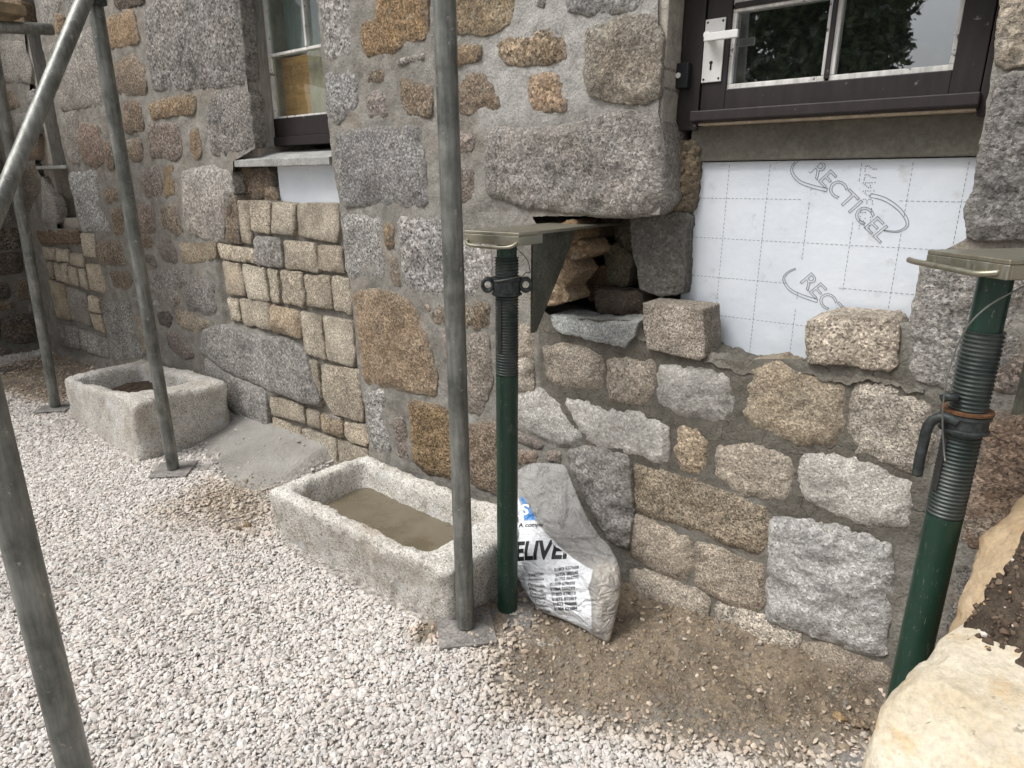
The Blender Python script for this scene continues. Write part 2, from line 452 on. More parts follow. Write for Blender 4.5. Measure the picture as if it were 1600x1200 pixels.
def mk_glass(name='window_glass', ior=4.0):
    k = NT(name); v = k.coords()
    fr = k.n('ShaderNodeFresnel'); fr.inputs['IOR'].default_value = ior
    k.set(fr.inputs['Normal'], k.bump(k.noise(v, 3, 1), 0.06, 0.01))
    gl = k.n('ShaderNodeBsdfGlossy'); gl.inputs['Roughness'].default_value = 0.012; gl.inputs['Color'].default_value = (0.93, 0.97, 1, 1)
    k.set(gl.inputs['Normal'], k.bump(k.noise(v, 3, 1), 0.06, 0.01))
    tr = k.n('ShaderNodeBsdfTransparent'); tr.inputs['Color'].default_value = (0.86, 0.90, 0.88, 1)
    df = k.n('ShaderNodeBsdfDiffuse'); df.inputs['Color'].default_value = (0.55, 0.56, 0.54, 1)
    dust = k.math('MULTIPLY', k.ramp(k.noise(v, 40, 4, .7), [(0.55, 0.03), (0.78, 0.55)]), 0.28)
    m1 = k.n('ShaderNodeMixShader'); k.set(m1.inputs[0], dust); k.set(m1.inputs[1], tr.outputs[0]); k.set(m1.inputs[2], df.outputs[0])
    m2 = k.n('ShaderNodeMixShader'); k.set(m2.inputs[0], k.math('MULTIPLY', fr.outputs[0], k.math('SUBTRACT', 1.0, k.n('ShaderNodeNewGeometry').outputs['Backfacing']))); k.set(m2.inputs[1], m1.outputs[0]); k.set(m2.inputs[2], gl.outputs[0])
    k.t.links.new(m2.outputs[0], k.out.inputs['Surface'])
    return k.done()
GLASS = mk_glass()
GLASS_OLD = mk_glass('old_pane', 1.7)
def mk_foil():
    k = NT('insulation_facing'); v = k.coords(); n = k.noise(v, 5, 4, 0.6); n2 = k.noise(v, 55, 2, 0.5)
    c = k.mix(k.ramp(n, [(0.35, 0), (0.65, 1)]), (0.68, 0.735, 0.80), (0.77, 0.815, 0.865))
    smear = k.ramp(k.noise(k.addv(v, (1, 1, 4)), 22, 5, .65), [(0.60, 0), (0.72, .5)])
    c = k.mix(smear, c, (0.47, 0.47, 0.46))
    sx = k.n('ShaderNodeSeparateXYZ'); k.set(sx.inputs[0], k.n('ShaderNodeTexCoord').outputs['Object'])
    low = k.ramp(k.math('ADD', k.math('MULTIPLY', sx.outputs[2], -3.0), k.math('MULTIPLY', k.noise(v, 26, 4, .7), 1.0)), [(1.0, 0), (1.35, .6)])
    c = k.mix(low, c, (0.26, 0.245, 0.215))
    k.principled(c, 0.42, k.bump(k.math('ADD', k.noise(v, 28, 3, .6), k.math('MULTIPLY', n, 1.5)), 0.22, 0.006), 0.15, 0.4)
    return k.done()
FOIL = mk_foil()
PRINT = simple('black_print', (0.13, 0.135, 0.145), 0.6, var=0.1, bump=0)
INK = simple('bag_ink', (0.012, 0.012, 0.014), 0.5, var=0.1, bump=0)
WHITEINK = simple('white_ink', (0.74, 0.76, 0.78), 0.45, var=0.03, bump=0)
def mk_trough():
    k = NT('trough_granite'); v = k.coords(); n1 = k.noise(v, 6, 5, 0.62); n2 = k.noise(v, 230, 3, .75); n3 = k.noise(v, 70, 4, .7)
    sep = k.n('ShaderNodeSeparateColor'); k.set(sep.inputs[0], k.voro(v, 210))
    c = k.mix(k.ramp(n1, [(0.32, 0), (0.5, .5), (0.68, 1)]), (0.47, 0.44, 0.39), (0.68, 0.66, 0.615))
    c = k.mix(1, c, k.ramp(n2, [(0.28, 0.42), (0.48, .95), (0.7, 1.4)]), 'MULTIPLY')
    c = k.mix(.5, c, k.mix(1, c, k.ramp(sep.outputs[0], [(0, .15), (.15, .4), (.19, .95), (.8, 1.1), (.84, 1.4), (1, 1.5)]), 'MULTIPLY'))
    c = k.mix(k.ramp(k.noise(k.addv(v, (4, 2, 9)), 8, 5, .65), [(0.56, 0), (0.74, 0.55)]), c, (0.33, 0.255, 0.17))
    c = k.mix(k.ramp(k.noise(k.addv(v, (1, 12, 9)), 10, 5, .65), [(0.55, 0), (0.68, 0.75)]), c, (0.66, 0.665, 0.655))
    k.principled(c, 0.92, k.bump(k.math('ADD', k.math('MULTIPLY', n2, .4), n3), 1.0, 0.007), spec=.2)
    return k.done()
TROUGH = mk_trough()
def mk_mud():
    k = NT('muddy_water'); v = k.coords(); n = k.noise(v, 9, 4, .6); n2 = k.noise(v, 60, 3, .6)
    c = k.mix(k.ramp(n, [(.35, 0), (.65, 1)]), (0.125, 0.105, 0.070), (0.165, 0.142, 0.100))
    c = k.mix(k.ramp(k.noise(v, 150, 2, .6), [(.66, 0), (.74, .6)]), c, (.32, .29, .22))
    k.principled(c, k.ramp(n, [(.4, .16), (.6, .5)]), k.bump(n2, .12, .002), 0, .5)
    return k.done()
MUD = mk_mud()
def mk_ground():
    k = NT('ground'); v = k.coords(False)
    dirt = k.attr('dirt').outputs['Fac']; mort = k.attr('mort').outputs['Fac']
    n1 = k.noise(v, 6, 5, .65); n2 = k.noise(v, 60, 4, .7); n3 = k.noise(v, 190, 3, .7)
    sep = k.n('ShaderNodeSeparateColor'); k.set(sep.inputs[0], k.voro(v, 95))
    grav = k.mix(1, (0.47, 0.44, 0.405), k.ramp(sep.outputs[0], [(0, .5), (.5, .95), (1, 1.3)]), 'MULTIPLY')
    brown = k.mix(k.ramp(n1, [(.35, 0), (.62, 1)]), (0.185, 0.146, 0.106), (0.300, 0.245, 0.182))
    brown = k.mix(k.ramp(k.noise(k.addv(v, (3, 3, 3)), 4.5, 5, .65), [(.46, 0), (.60, .9)]), brown, (0.215, 0.192, 0.160))
    brown = k.mix(k.ramp(n3, [(.60, 0), (.70, .6)]), brown, (0.42, 0.34, 0.23))
    brown = k.mix(k.ramp(k.noise(k.addv(v, (7, 1, 3)), 7, 5, .7), [(.54, 0), (.66, .8)]), brown, (0.36, 0.29, 0.195))
    brown = k.mix(k.ramp(k.noise(k.addv(v, (1, 9, 3)), 5.5, 5, .7), [(.55, 0), (.66, .85)]), brown, (0.13, 0.108, 0.085))
    c = k.mix(dirt, grav, brown)
    c = k.mix(1, c, k.ramp(n2, [(.3, .6), (.5, 1), (.72, 1.35)]), 'MULTIPLY')
    c = k.mix(mort, c, k.mix(k.ramp(k.noise(v, 9, 5, .65), [(.35, 0), (.65, 1)]), (0.345, 0.33, 0.30), (0.43, 0.415, 0.385)))
    vd = k.voro(v, 95, out='Distance')
    k.principled(c, .95, k.bump(k.math('ADD', n2, k.math('MULTIPLY', n3, .5)), 1.0, .012), spec=.15)
    return k.done()
GROUND = mk_ground()
def mk_vcol(name, rough=.85, sc=260, amp=.12):
    k = NT(name); v = k.coords(False); c = k.attr('tint').outputs['Color']; n = k.noise(v, sc, 3, .7)
    c = k.mix(1, c, k.ramp(n, [(.3, 1 - amp), (.7, 1 + amp)]), 'MULTIPLY')
    k.principled(c, rough, k.bump(n, .35, .001), spec=.25)
    return k.done()
GRAVEL = mk_vcol('gravel_chips')
def mk_bag():
    k = NT('plastic_sack'); v = k.coords(); wp = k.attr('panel').outputs['Fac']; bl = k.attr('blue').outputs['Fac']; cl = k.attr('rubble').outputs['Fac']
    n = k.noise(v, 16, 4, .6, 1.0); n2 = k.noise(k.scalev(v, (1, 1, 2.5)), 55, 4, .65)
    c = k.mix(k.ramp(n, [(.35, 0), (.65, 1)]), (0.34, 0.335, 0.32), (0.48, 0.475, 0.46))
    c = k.mix(k.ramp(n2, [(.62, 0), (.76, .6)]), c, (0.60, 0.59, 0.57))
    rub = k.mix(k.ramp(k.noise(k.addv(v, (2, 2, 2)), 24, 4, .6), [(.40, 0), (.58, 1)]), (0.17, 0.145, 0.12), (0.46, 0.40, 0.32))
    c = k.mix(k.math('MULTIPLY', cl, .5), c, rub)
    wcol = k.mix(k.ramp(n, [(.3, 0), (.7, 1)]), (0.66, 0.69, 0.72), (0.75, 0.77, 0.79))
    c = k.mix(wp, c, wcol); c = k.mix(bl, c, (0.012, 0.19, 0.55))
    rdg = k.math('ABSOLUTE', k.math('SUBTRACT', k.noise(k.scalev(v, (1, 1, 1.6)), 20, 3, .55, .8), .5)); p = k.principled(c, .17, k.bump(k.math('SUBTRACT', k.math('MULTIPLY', n2, .5), k.math('MULTIPLY', rdg, 2.2)), .8, .012), 0, .75)
    clear = k.math('MULTIPLY', k.math('SUBTRACT', 1.0, k.math('MAXIMUM', k.math('MAXIMUM', wp, bl), cl), True), 0.50)
    tr = k.n('ShaderNodeBsdfTransparent'); ms = k.n('ShaderNodeMixShader')
    k.set(ms.inputs[0], clear); k.set(ms.inputs[1], p.outputs[0]); k.set(ms.inputs[2], tr.outputs[0])
    k.t.links.new(ms.outputs[0], k.out.inputs['Surface'])
    return k.done()
BAG = mk_bag()
def mk_sand():
    k = NT('cream_boulder'); tint, al = k.objcol(); v = k.coords(); n = k.noise(v, 8, 6, .65, .4); n2 = k.noise(v, 110, 4, .7); n3 = k.noise(k.scalev(v, (1, 1, 3)), 17, 5, .6)
    c = k.mix(k.ramp(n, [(.35, 0), (.65, 1)]), k.mix(1, tint, (.86, .82, .74), 'MULTIPLY'), k.mix(1, tint, (1.1, 1.12, 1.16), 'MULTIPLY'))
    c = k.mix(k.ramp(n3, [(.54, 0), (.70, .65)]), c, k.mix(1, tint, (.90, .72, .48), 'MULTIPLY'))
    c = k.mix(k.ramp(k.noise(k.addv(v, (2, 5, 8)), 11, 6, .7), [(.56, 0), (.68, .6)]), c, k.mix(1, tint, (.80, .80, .84), 'MULTIPLY'))
    c = k.mix(1, c, k.ramp(n2, [(.3, .82), (.7, 1.15)]), 'MULTIPLY')
    c = k.mix(k.ramp(k.noise(v, 45, 3, .6), [(.68, 0), (.73, .6)]), c, (.16, .13, .10))
    k.principled(c, .85, k.bump(k.math('ADD', k.math('MULTIPLY', n2, 1.2), k.math('ADD', k.math('MULTIPLY', n3, .5), k.noise(v, 38, 4, .6))), .55, .006), spec=.3)
    return k.done()
BOULDER = mk_sand()
def mk_soil():
    k = NT('garden_soil'); v = k.coords(); n = k.noise(v, 30, 5, .7); n2 = k.noise(v, 180, 3, .7)
    c = k.mix(k.ramp(n, [(.35, 0), (.65, 1)]), (0.050, 0.038, 0.028), (0.130, 0.102, 0.078))
    c = k.mix(k.ramp(n2, [(.64, 0), (.72, .6)]), c, (.22, .17, .12))
    k.principled(c, .95, k.bump(k.math('ADD', n, n2), 1, .01), spec=.15)
    return k.done()
SOIL = mk_soil()

# ------------------------------------------------------------------ GROUND
DIRT = [tuple(onZ(*p)[:2]) for p in [(778, 985), (830, 925), (880, 850), (980, 860), (1420, 1075), (1430, 1190), (1330, 1215), (1170, 1190), (1000, 1150), (880, 1125), (800, 1095), (765, 1040)]]
DIRT_B = [tuple(onZ(*p)[:2]) for p in [(262, 800), (330, 755), (420, 745), (440, 800), (400, 838), (330, 830)]]
DIRT_C = [tuple(onZ(*p)[:2]) for p in [(-40, 585), (70, 555), (180, 545), (140, 590), (95, 632), (40, 625), (-20, 610)]]
DIRT_D = [tuple(onZ(*p)[:2]) for p in [(632, 985), (700, 960), (790, 940), (800, 985), (720, 1000), (650, 1012)]]
HEAP = [tuple(onZ(*p)[:2]) for p in [(318, 690), (355, 640), (440, 640), (570, 700), (520, 730), (440, 760), (395, 770), (350, 745)]]
def dirt_mask(x, y):
    n = fbm(np.c_[x * 9, y * 9, x * 0], 3, 3) * 0.05
    s = lambda e, w: np.clip((e + n) / w + 0.5, 0, 1)
    return np.clip(np.maximum.reduce([s(edge_dist(x, y, DIRT) - .01, .19), s(edge_dist(x, y, DIRT_B), .22) * .62, s(edge_dist(x, y, DIRT_C), .14) * .85, s(edge_dist(x, y, DIRT_D), .06)]), 0, 1)
def mort_mask(x, y):
    n = fbm(np.c_[x * 8, y * 8, x * 0 + 5], 3, 9) * 0.05
    return np.clip((edge_dist(x, y, HEAP) + n) / .09 + .5, 0, 1)
def ground_h(x, y):
    p = np.c_[x, y, np.zeros_like(x)]
    d = dirt_mask(x, y); m = mort_mask(x, y)
    h = fbm(p * 2.2, 2, 5) * 0.012 + d * (0.004 + 0.012 * fbm(p * 9, 3, 8) + 0.0085 * fbm(p * 34, 3, 12))
    h += np.clip(edge_dist(x, y, DIRT), 0, .2) * 0.06 * np.clip((y + .45) / .4, 0, 1)
    rise = np.clip((y + .34) / .34, 0, 1)
    h += m * (0.01 + 0.075 * rise ** 1.3 + 0.008 * fbm(p * 14, 3, 2))
    h += 0.012 * np.clip((y + .12) / .12, 0, 1)
    return h
gx = np.arange(-6.6, 1.6, 0.012); gy = np.arange(-2.4, 0.10, 0.012)
X, Y = np.meshgrid(gx, gy); xs, ys = X.ravel(), Y.ravel()
hz = ground_h(xs, ys)
edge = np.minimum.reduce([xs - gx[0], gx[-1] - xs, ys - gy[0], np.full_like(xs, 9)])
hz = np.where(edge < 0.05, -0.03, hz)
nx, ny = len(gx), len(gy)
I = np.arange(nx * ny).reshape(ny, nx)
gf = np.c_[I[:-1, :-1].ravel(), I[:-1, 1:].ravel(), I[1:, 1:].ravel(), I[1:, :-1].ravel()]
g = mesh_obj('ground', np.c_[xs, ys, hz], gf, GROUND, origin=(0, 0, 0), attrs={'dirt': dirt_mask(xs, ys), 'mort': mort_mask(xs, ys)})
tag(g, 'yard ground of gravel with brown dirt by the wall', None, None, 'structure')
far = mesh_obj('field', [(-400, -400, -.026), (400, -400, -.026), (400, 400, -.026), (-400, 400, -.026)], [(0, 1, 2, 3)], GROUND, origin=(0, 0, 0), smooth=False)
tag(far, None, None, None, 'structure')

# loose chips: one mesh each, every chip a small faceted solid
ICO = None
def ico():
    global ICO
    if ICO is None:
        bm = bmesh.new(); bmesh.ops.create_icosphere(bm, subdivisions=1, radius=1)
        ICO = (np.array([v.co[:] for v in bm.verts]), np.array([[v.index for v in f.verts] for f in bm.faces])); bm.free()
    return ICO
def chips(name, pos, size, colors, mat, tilt=0.6, flat=(0.75, 0.5), jit=0.28, kind='stuff', label=None, seed=1):
    V, F = ico(); n = len(pos); r = np.random.default_rng(seed)
    loc = V[None] * (1 + r.uniform(-jit, jit, (n, 12, 1)))
    # squash towards a few facets
    sc = np.stack([np.ones(n), r.uniform(flat[0] - .2, flat[0] + .2, n), r.uniform(flat[1] - .17, flat[1] + .2, n)], 1)
    loc = loc * sc[:, None, :] * size[:, None, None]
    a = r.uniform(0, 2 * np.pi, n); tx = r.normal(0, tilt, n); ty = r.normal(0, tilt, n)
    ca, sa = np.cos(a), np.sin(a); cx, sx = np.cos(tx), np.sin(tx); cy, sy = np.cos(ty), np.sin(ty)
    x, y, z = loc[..., 0], loc[..., 1], loc[..., 2]
    y, z = y * cx[:, None] - z * sx[:, None], y * sx[:, None] + z * cx[:, None]
    x, z = x * cy[:, None] + z * sy[:, None], -x * sy[:, None] + z * cy[:, None]
    x, y = x * ca[:, None] - y * sa[:, None], x * sa[:, None] + y * ca[:, None]
    vs = np.stack([x, y, z], -1) + pos[:, None, :]
    vs = vs.reshape(-1, 3).astype(np.float32)
    fs = (F[None] + (np.arange(n) * 12)[:, None, None]).reshape(-1, 3).astype(np.int32)
    me = bpy.data.meshes.new(name)
    me.vertices.add(len(vs)); me.vertices.foreach_set('co', vs.ravel())
    me.loops.add(fs.size); me.loops.foreach_set('vertex_index', fs.ravel())
    me.polygons.add(len(fs)); me.polygons.foreach_set('loop_start', np.arange(0, fs.size, 3, dtype=np.int32))
    me.update(calc_edges=True); me.shade_flat()
    at_ = me.attributes.new('tint', 'FLOAT_COLOR', 'POINT')
    cc = np.ones((n, 12, 4), np.float32); cc[..., :3] = colors[:, None, :]
    at_.data.foreach_set('color', cc.ravel())
    me.materials.append(mat)
    o = bpy.data.objects.new(name, me); link(o)
    return tag(o, label, None, None, kind)

TROUGH1 = [(-1.82, -.505), (-1.04, -.49), (-1.025, -.13), (-1.81, -.115)]
TROUGH2 = [(-3.74, -.465), (-2.88, -.475), (-2.86, -.07), (-3.76, -.05)]
s = 0.0069
px_, py_ = np.meshgrid(np.arange(-5.9, 0.3, s), np.arange(-2.3, 0.02, s))
px_ = px_.ravel() + rng.uniform(-.45, .45, px_.size) * s; py_ = py_.ravel() + rng.uniform(-.45, .45, py_.size) * s
qx, qy, qz = proj_arr(np.c_[px_, py_, np.zeros_like(px_)])
inframe = ((px_ > -3.4) | (rng.uniform(0, 1, len(px_)) < .72)) & (qz > .25) & (qx > -70) & (qx < 1500) & (qy > 500) & (qy < 1260)
keep = inframe | ((rng.uniform(0, 1, len(px_)) < .10) & (px_ < -.3) & (px_ > -5.5))
keep &= ~inpoly(px_, py_, TROUGH1) & ~inpoly(px_, py_, TROUGH2)
px_, py_ = px_[keep], py_[keep]; outf = ~inframe[keep]
dm = dirt_mask(px_, py_); mm = mort_mask(px_, py_)
u = rng.uniform(0, 1, len(px_))
ed = edge_dist(px_, py_, DIRT)
keepn = (u > np.clip(dm * 1.12 - .03, 0, .985)) & (u > np.clip(mm * 1.8 - .05, 0, .995)) & ((rng.uniform(0, 1, len(px_)) < .95))
px_, py_, dm, outf = px_[keepn], py_[keepn], dm[keepn], outf[keepn]
n = len(px_)
print('gravel chips', n)
size = np.clip(np.exp(rng.normal(math.log(.0065), .33, n)), .0030, .0140)
size[outf] *= 1.9
big = rng.uniform(0, 1, n) < .008; size[big] *= 1.7
gz = ground_h(px_, py_) + rng.uniform(.000, .007, n)
pal = np.array([(.615, .59, .56), (.58, .55, .515), (.66, .64, .61), (.54, .51, .475), (.595, .545, .50), (.62, .56, .51), (.48, .455, .43), (.58, .51, .465)])
w = np.array([.24, .18, .2, .1, .1, .08, .06, .04])
cols = pal[rng.choice(len(pal), n, p=w)] * rng.uniform(.90, 1.08, (n, 1))
lowf = fbm(np.c_[px_ * 1.6, py_ * 1.6, px_ * 0], 3, 21)
cols = cols * (1 + .08 * lowf[:, None]) * (1 - np.clip(dm * 1.3, 0, 1)[:, None] * np.array([.18, .28, .40]))
chips('gravel', np.c_[px_, py_, gz], size, cols, GRAVEL, .42, (.68, .40), .16, label='pale stone chips spread over the yard', seed=3)

# clods of earth and debris in the dirt patches
m = 9000
cx_ = rng.uniform(-4.6, .1, m * 6); cy_ = rng.uniform(-1.0, .0, m * 6)
d = dirt_mask(cx_, cy_); k_ = (d > .25 + .6 * rng.uniform(0, 1, len(cx_))) & ~inpoly(cx_, cy_, TROUGH1) & ~inpoly(cx_, cy_, TROUGH2)
cx_, cy_ = cx_[k_][:m], cy_[k_][:m]; n = len(cx_)
cs = np.clip(np.exp(rng.normal(math.log(.0026), .55, n)), .0011, .013)
pal = np.array([(.25, .20, .145), (.28, .225, .165), (.23, .19, .15), (.25, .225, .19), (.36, .285, .20), (.50, .45, .38)])
cc = pal[rng.choice(6, n, p=[.28, .26, .18, .16, .10, .02])] * rng.uniform(.8, 1.15, (n, 1))
chips('soil_clods', np.c_[cx_, cy_, ground_h(cx_, cy_) + cs * .05], cs, cc, GRAVEL, .8, (.85, .7), .3, label='brown clods and crumbs lying in the dirt', seed=5)
# ------------------------------------------------------------------ STONE HOUSE
def P(px, py, y=0.0):
    p = onY(px, py, y); return float(p[0]), float(p[2])
house = thing('stone_house', 'old granite rubble house wall with rebuilt openings, windows and a half glazed door', 'house', (0, 0, 0))
side_wall = thing('side_wall', 'dark rubble wall standing at right angles to the house at the far left', 'wall', (-5.56, 0, 0))

OP_FAR = [P(*q) for q in [(20, -70), (40, 50), (57, 258), (62, 270), (88, 318), (92, 357), (124, 357), (112, 290), (105, 258), (54, 0), (42, -70)]]
OP_MID = [P(*q) for q in [(363, -70), (372, 0), (401, 232), (366, 252), (366, 300), (372, 318), (533, 324), (522, 260), (497, 0), (491, -70)]]
OP_DOOR = [P(*q) for q in [(1026, -75), (1030, 0), (1033, 335), (985, 338), (832, 338), (856, 372), (866, 420), (846, 480), (868, 497), (1003, 500), (1012, 540), (1120, 560), (1262, 560), (1268, 505), (1400, 505), (1430, 500), (1440, 410), (1512, 372), (1566, 0), (1580, -75)]]
MID_IN = [P(*q) for q in [(366, 314), (528, 318), (545, 420), (556, 560), (576, 690), (576, 730), (420, 700), (416, 640), (472, 560), (400, 515), (352, 505), (336, 380), (364, 380)]]
FAR_IN = [P(*q) for q in [(62, 380), (125, 362), (150, 366), (160, 440), (172, 560), (120, 560), (92, 545), (76, 440)]]
NEW_IN = [P(*q) for q in [(846, 478), (1000, 480), (1010, 545), (1130, 555), (1262, 550), (1400, 500), (1432, 600), (1470, 620), (1462, 860), (1395, 860), (1200, 800), (1195, 780), (985, 725), (900, 690), (870, 640), (842, 610)]]
LOW_IN = [P(*q) for q in [(985, 720), (1200, 800), (1400, 850), (1430, 860), (1390, 1130), (980, 930)]]
PALE_IN = [P(*q) for q in [(780, -20), (1040, -20), (1034, 180), (950, 170), (890, 195), (760, 195), (735, 100)]]

def mortar_surface():
    xa = np.arange(-5.62, 1.0, 0.0115); za = np.arange(-0.16, 2.42, 0.0115)
    XX, ZZ = np.meshgrid(xa, za); x, z = XX.ravel(), ZZ.ravel()
    s_ = lambda e, w: np.clip(e / w + .5, 0, 1)
    mid = np.maximum(s_(edge_dist(x, z, MID_IN), .02), s_(edge_dist(x, z, FAR_IN), .02))
    new = s_(edge_dist(x, z, NEW_IN) + .012 * fbm(np.c_[x * 20, z * 20, x * 0], 2, 4), .02)
    low = s_(edge_dist(x, z, LOW_IN), .03)
    pale = s_(edge_dist(x, z, PALE_IN) + .05 * fbm(np.c_[x * 8, z * 8, x * 0], 3, 14), .12)
    p = np.c_[x, z, np.zeros_like(x)]
    n = 0.0052 + 0.0046 * fbm(p * 7, 3, 31) + 0.0040 * fbm(p * 30, 3, 32) + .0015 * fbm(p * 90, 2, 35)
    n = n * (1 - mid) + mid * (-0.012 + 0.006 * fbm(p * 22, 3, 33))
    n = n * (1 - new) + new * (0.0050 + 0.0060 * fbm(p * 10, 3, 34) + 0.005 * np.abs(fbm(p * 42, 3, 36)))
    n = n * (1 - low) + low * (0.003 + 0.006 * fbm(p * 15, 3, 37))
    kx, kz = len(xa), len(za); I = np.arange(kx * kz).reshape(kz, kx)
    cx = (XX[:-1, :-1] + .006).ravel(); cz = (ZZ[:-1, :-1] + .006).ravel()
    ok = ~(inpoly(cx, cz, OP_FAR) | inpoly(cx, cz, OP_MID) | inpoly(cx, cz, OP_DOOR))
    f = np.c_[I[:-1, :-1].ravel(), I[:-1, 1:].ravel(), I[1:, 1:].ravel(), I[1:, :-1].ravel()][ok]
    # pull the rim of the mesh onto the outline of the openings, so no stair steps are left
    cnt = np.bincount(f.ravel(), minlength=x.size); bd = np.where((cnt > 0) & (cnt < 4))[0]
    for poly in (OP_FAR, OP_MID, OP_DOOR):
        bx_, bz_ = x[bd], z[bd]; best = np.full(bd.size, .0125); nx_, nz_ = bx_.copy(), bz_.copy()
        for i in range(len(poly)):
            a = np.array(poly[i]); ab = np.array(poly[(i + 1) % len(poly)]) - a
            t = np.clip(((bx_ - a[0]) * ab[0] + (bz_ - a[1]) * ab[1]) / (ab @ ab), 0, 1); cx_, cz_ = a[0] + t * ab[0], a[1] + t * ab[1]
            d_ = np.hypot(bx_ - cx_, bz_ - cz_); k_ = d_ < best
            best[k_] = d_[k_]; nx_[k_] = cx_[k_]; nz_[k_] = cz_[k_]
        wob = .0025 * fbm(np.c_[nx_ * 45, nz_ * 45, nx_ * 0], 2, 77)
        x[bd] = np.where(best < .0125, nx_ + wob, x[bd]); z[bd] = np.where(best < .0125, nz_ + wob, z[bd])
    return mesh_obj('mortar', np.c_[x, -n, z], f, MORTAR, house, origin=(0, 0, 0),
                    attrs={'fresh': np.clip(np.maximum(new, low * .45) + mid * .45, 0, 1), 'pale': pale})
mortar_surface()
# mortar mesh of the side wall
ya = np.arange(-1.9, 0.03, 0.015); za = np.arange(-0.1, 2.42, 0.015)
YY, ZZ = np.meshgrid(ya, za); y_, z_ = YY.ravel(), ZZ.ravel(); p = np.c_[y_, z_, y_ * 0 + 3]
I = np.arange(y_.size).reshape(len(za), len(ya))
f = np.c_[I[:-1, :-1].ravel(), I[:-1, 1:].ravel(), I[1:, 1:].ravel(), I[1:, :-1].ravel()]
mesh_obj('mortar', np.c_[-5.56 + .003 + .006 * fbm(p * 9, 3, 51) + .004 * fbm(p * 30, 2, 52), y_, z_], f, MORTAR, side_wall, origin=(-5.56, 0, 0),
         attrs={'fresh': y_ * 0 + .35, 'pale': y_ * 0})

# masonry behind the face, in blocks between the openings (a solid wall 0.3 m thick)
def core(name, x0, x1, z0, z1, y0=0.03, y1=0.30, mat=None):
    return box(name, x0, x1, y0, y1, z0, z1, mat or RENDER, house, 0)
xw0, xw1 = OP_MID[1][0] - .005, OP_MID[-2][0] + .004
for a in [(-5.62, -4.80, -.2, 2.4), (-4.80, -4.40, -.2, .96), (-4.44, -2.76, -.2, 2.4), (-2.76, xw0 - .004, -.2, 1.06), (-2.76, xw0 - .004, 1.27, 2.4), (xw0 - .004, -2.02, -.2, 1.045),
          (-2.02, -1.20, -.2, 2.4), (-1.20, -.772, 1.115, 2.4), (-1.20, -.9, -.2, .78), (-.104, 1.0, -.2, 2.4), (-.9, -.104, -.2, .70)]:
    core('masonry', *a)
box('masonry', -5.62, 1.0, 0.002, .30, 2.405, 4.6, GRAN_OLD, house, 0)
box('unlit_interior', -5.62, 1.0, .301, 4.0, -.2, 4.6, UNLIT, house, 0)  # solid block close behind the glass, its dark colour replacing unlit rooms
box('masonry', -5.9, -5.59, -1.9, 0.3, -.2, 3.0, RENDER, side_wall, 0)
# rendered lining of the door reveal
vs = []

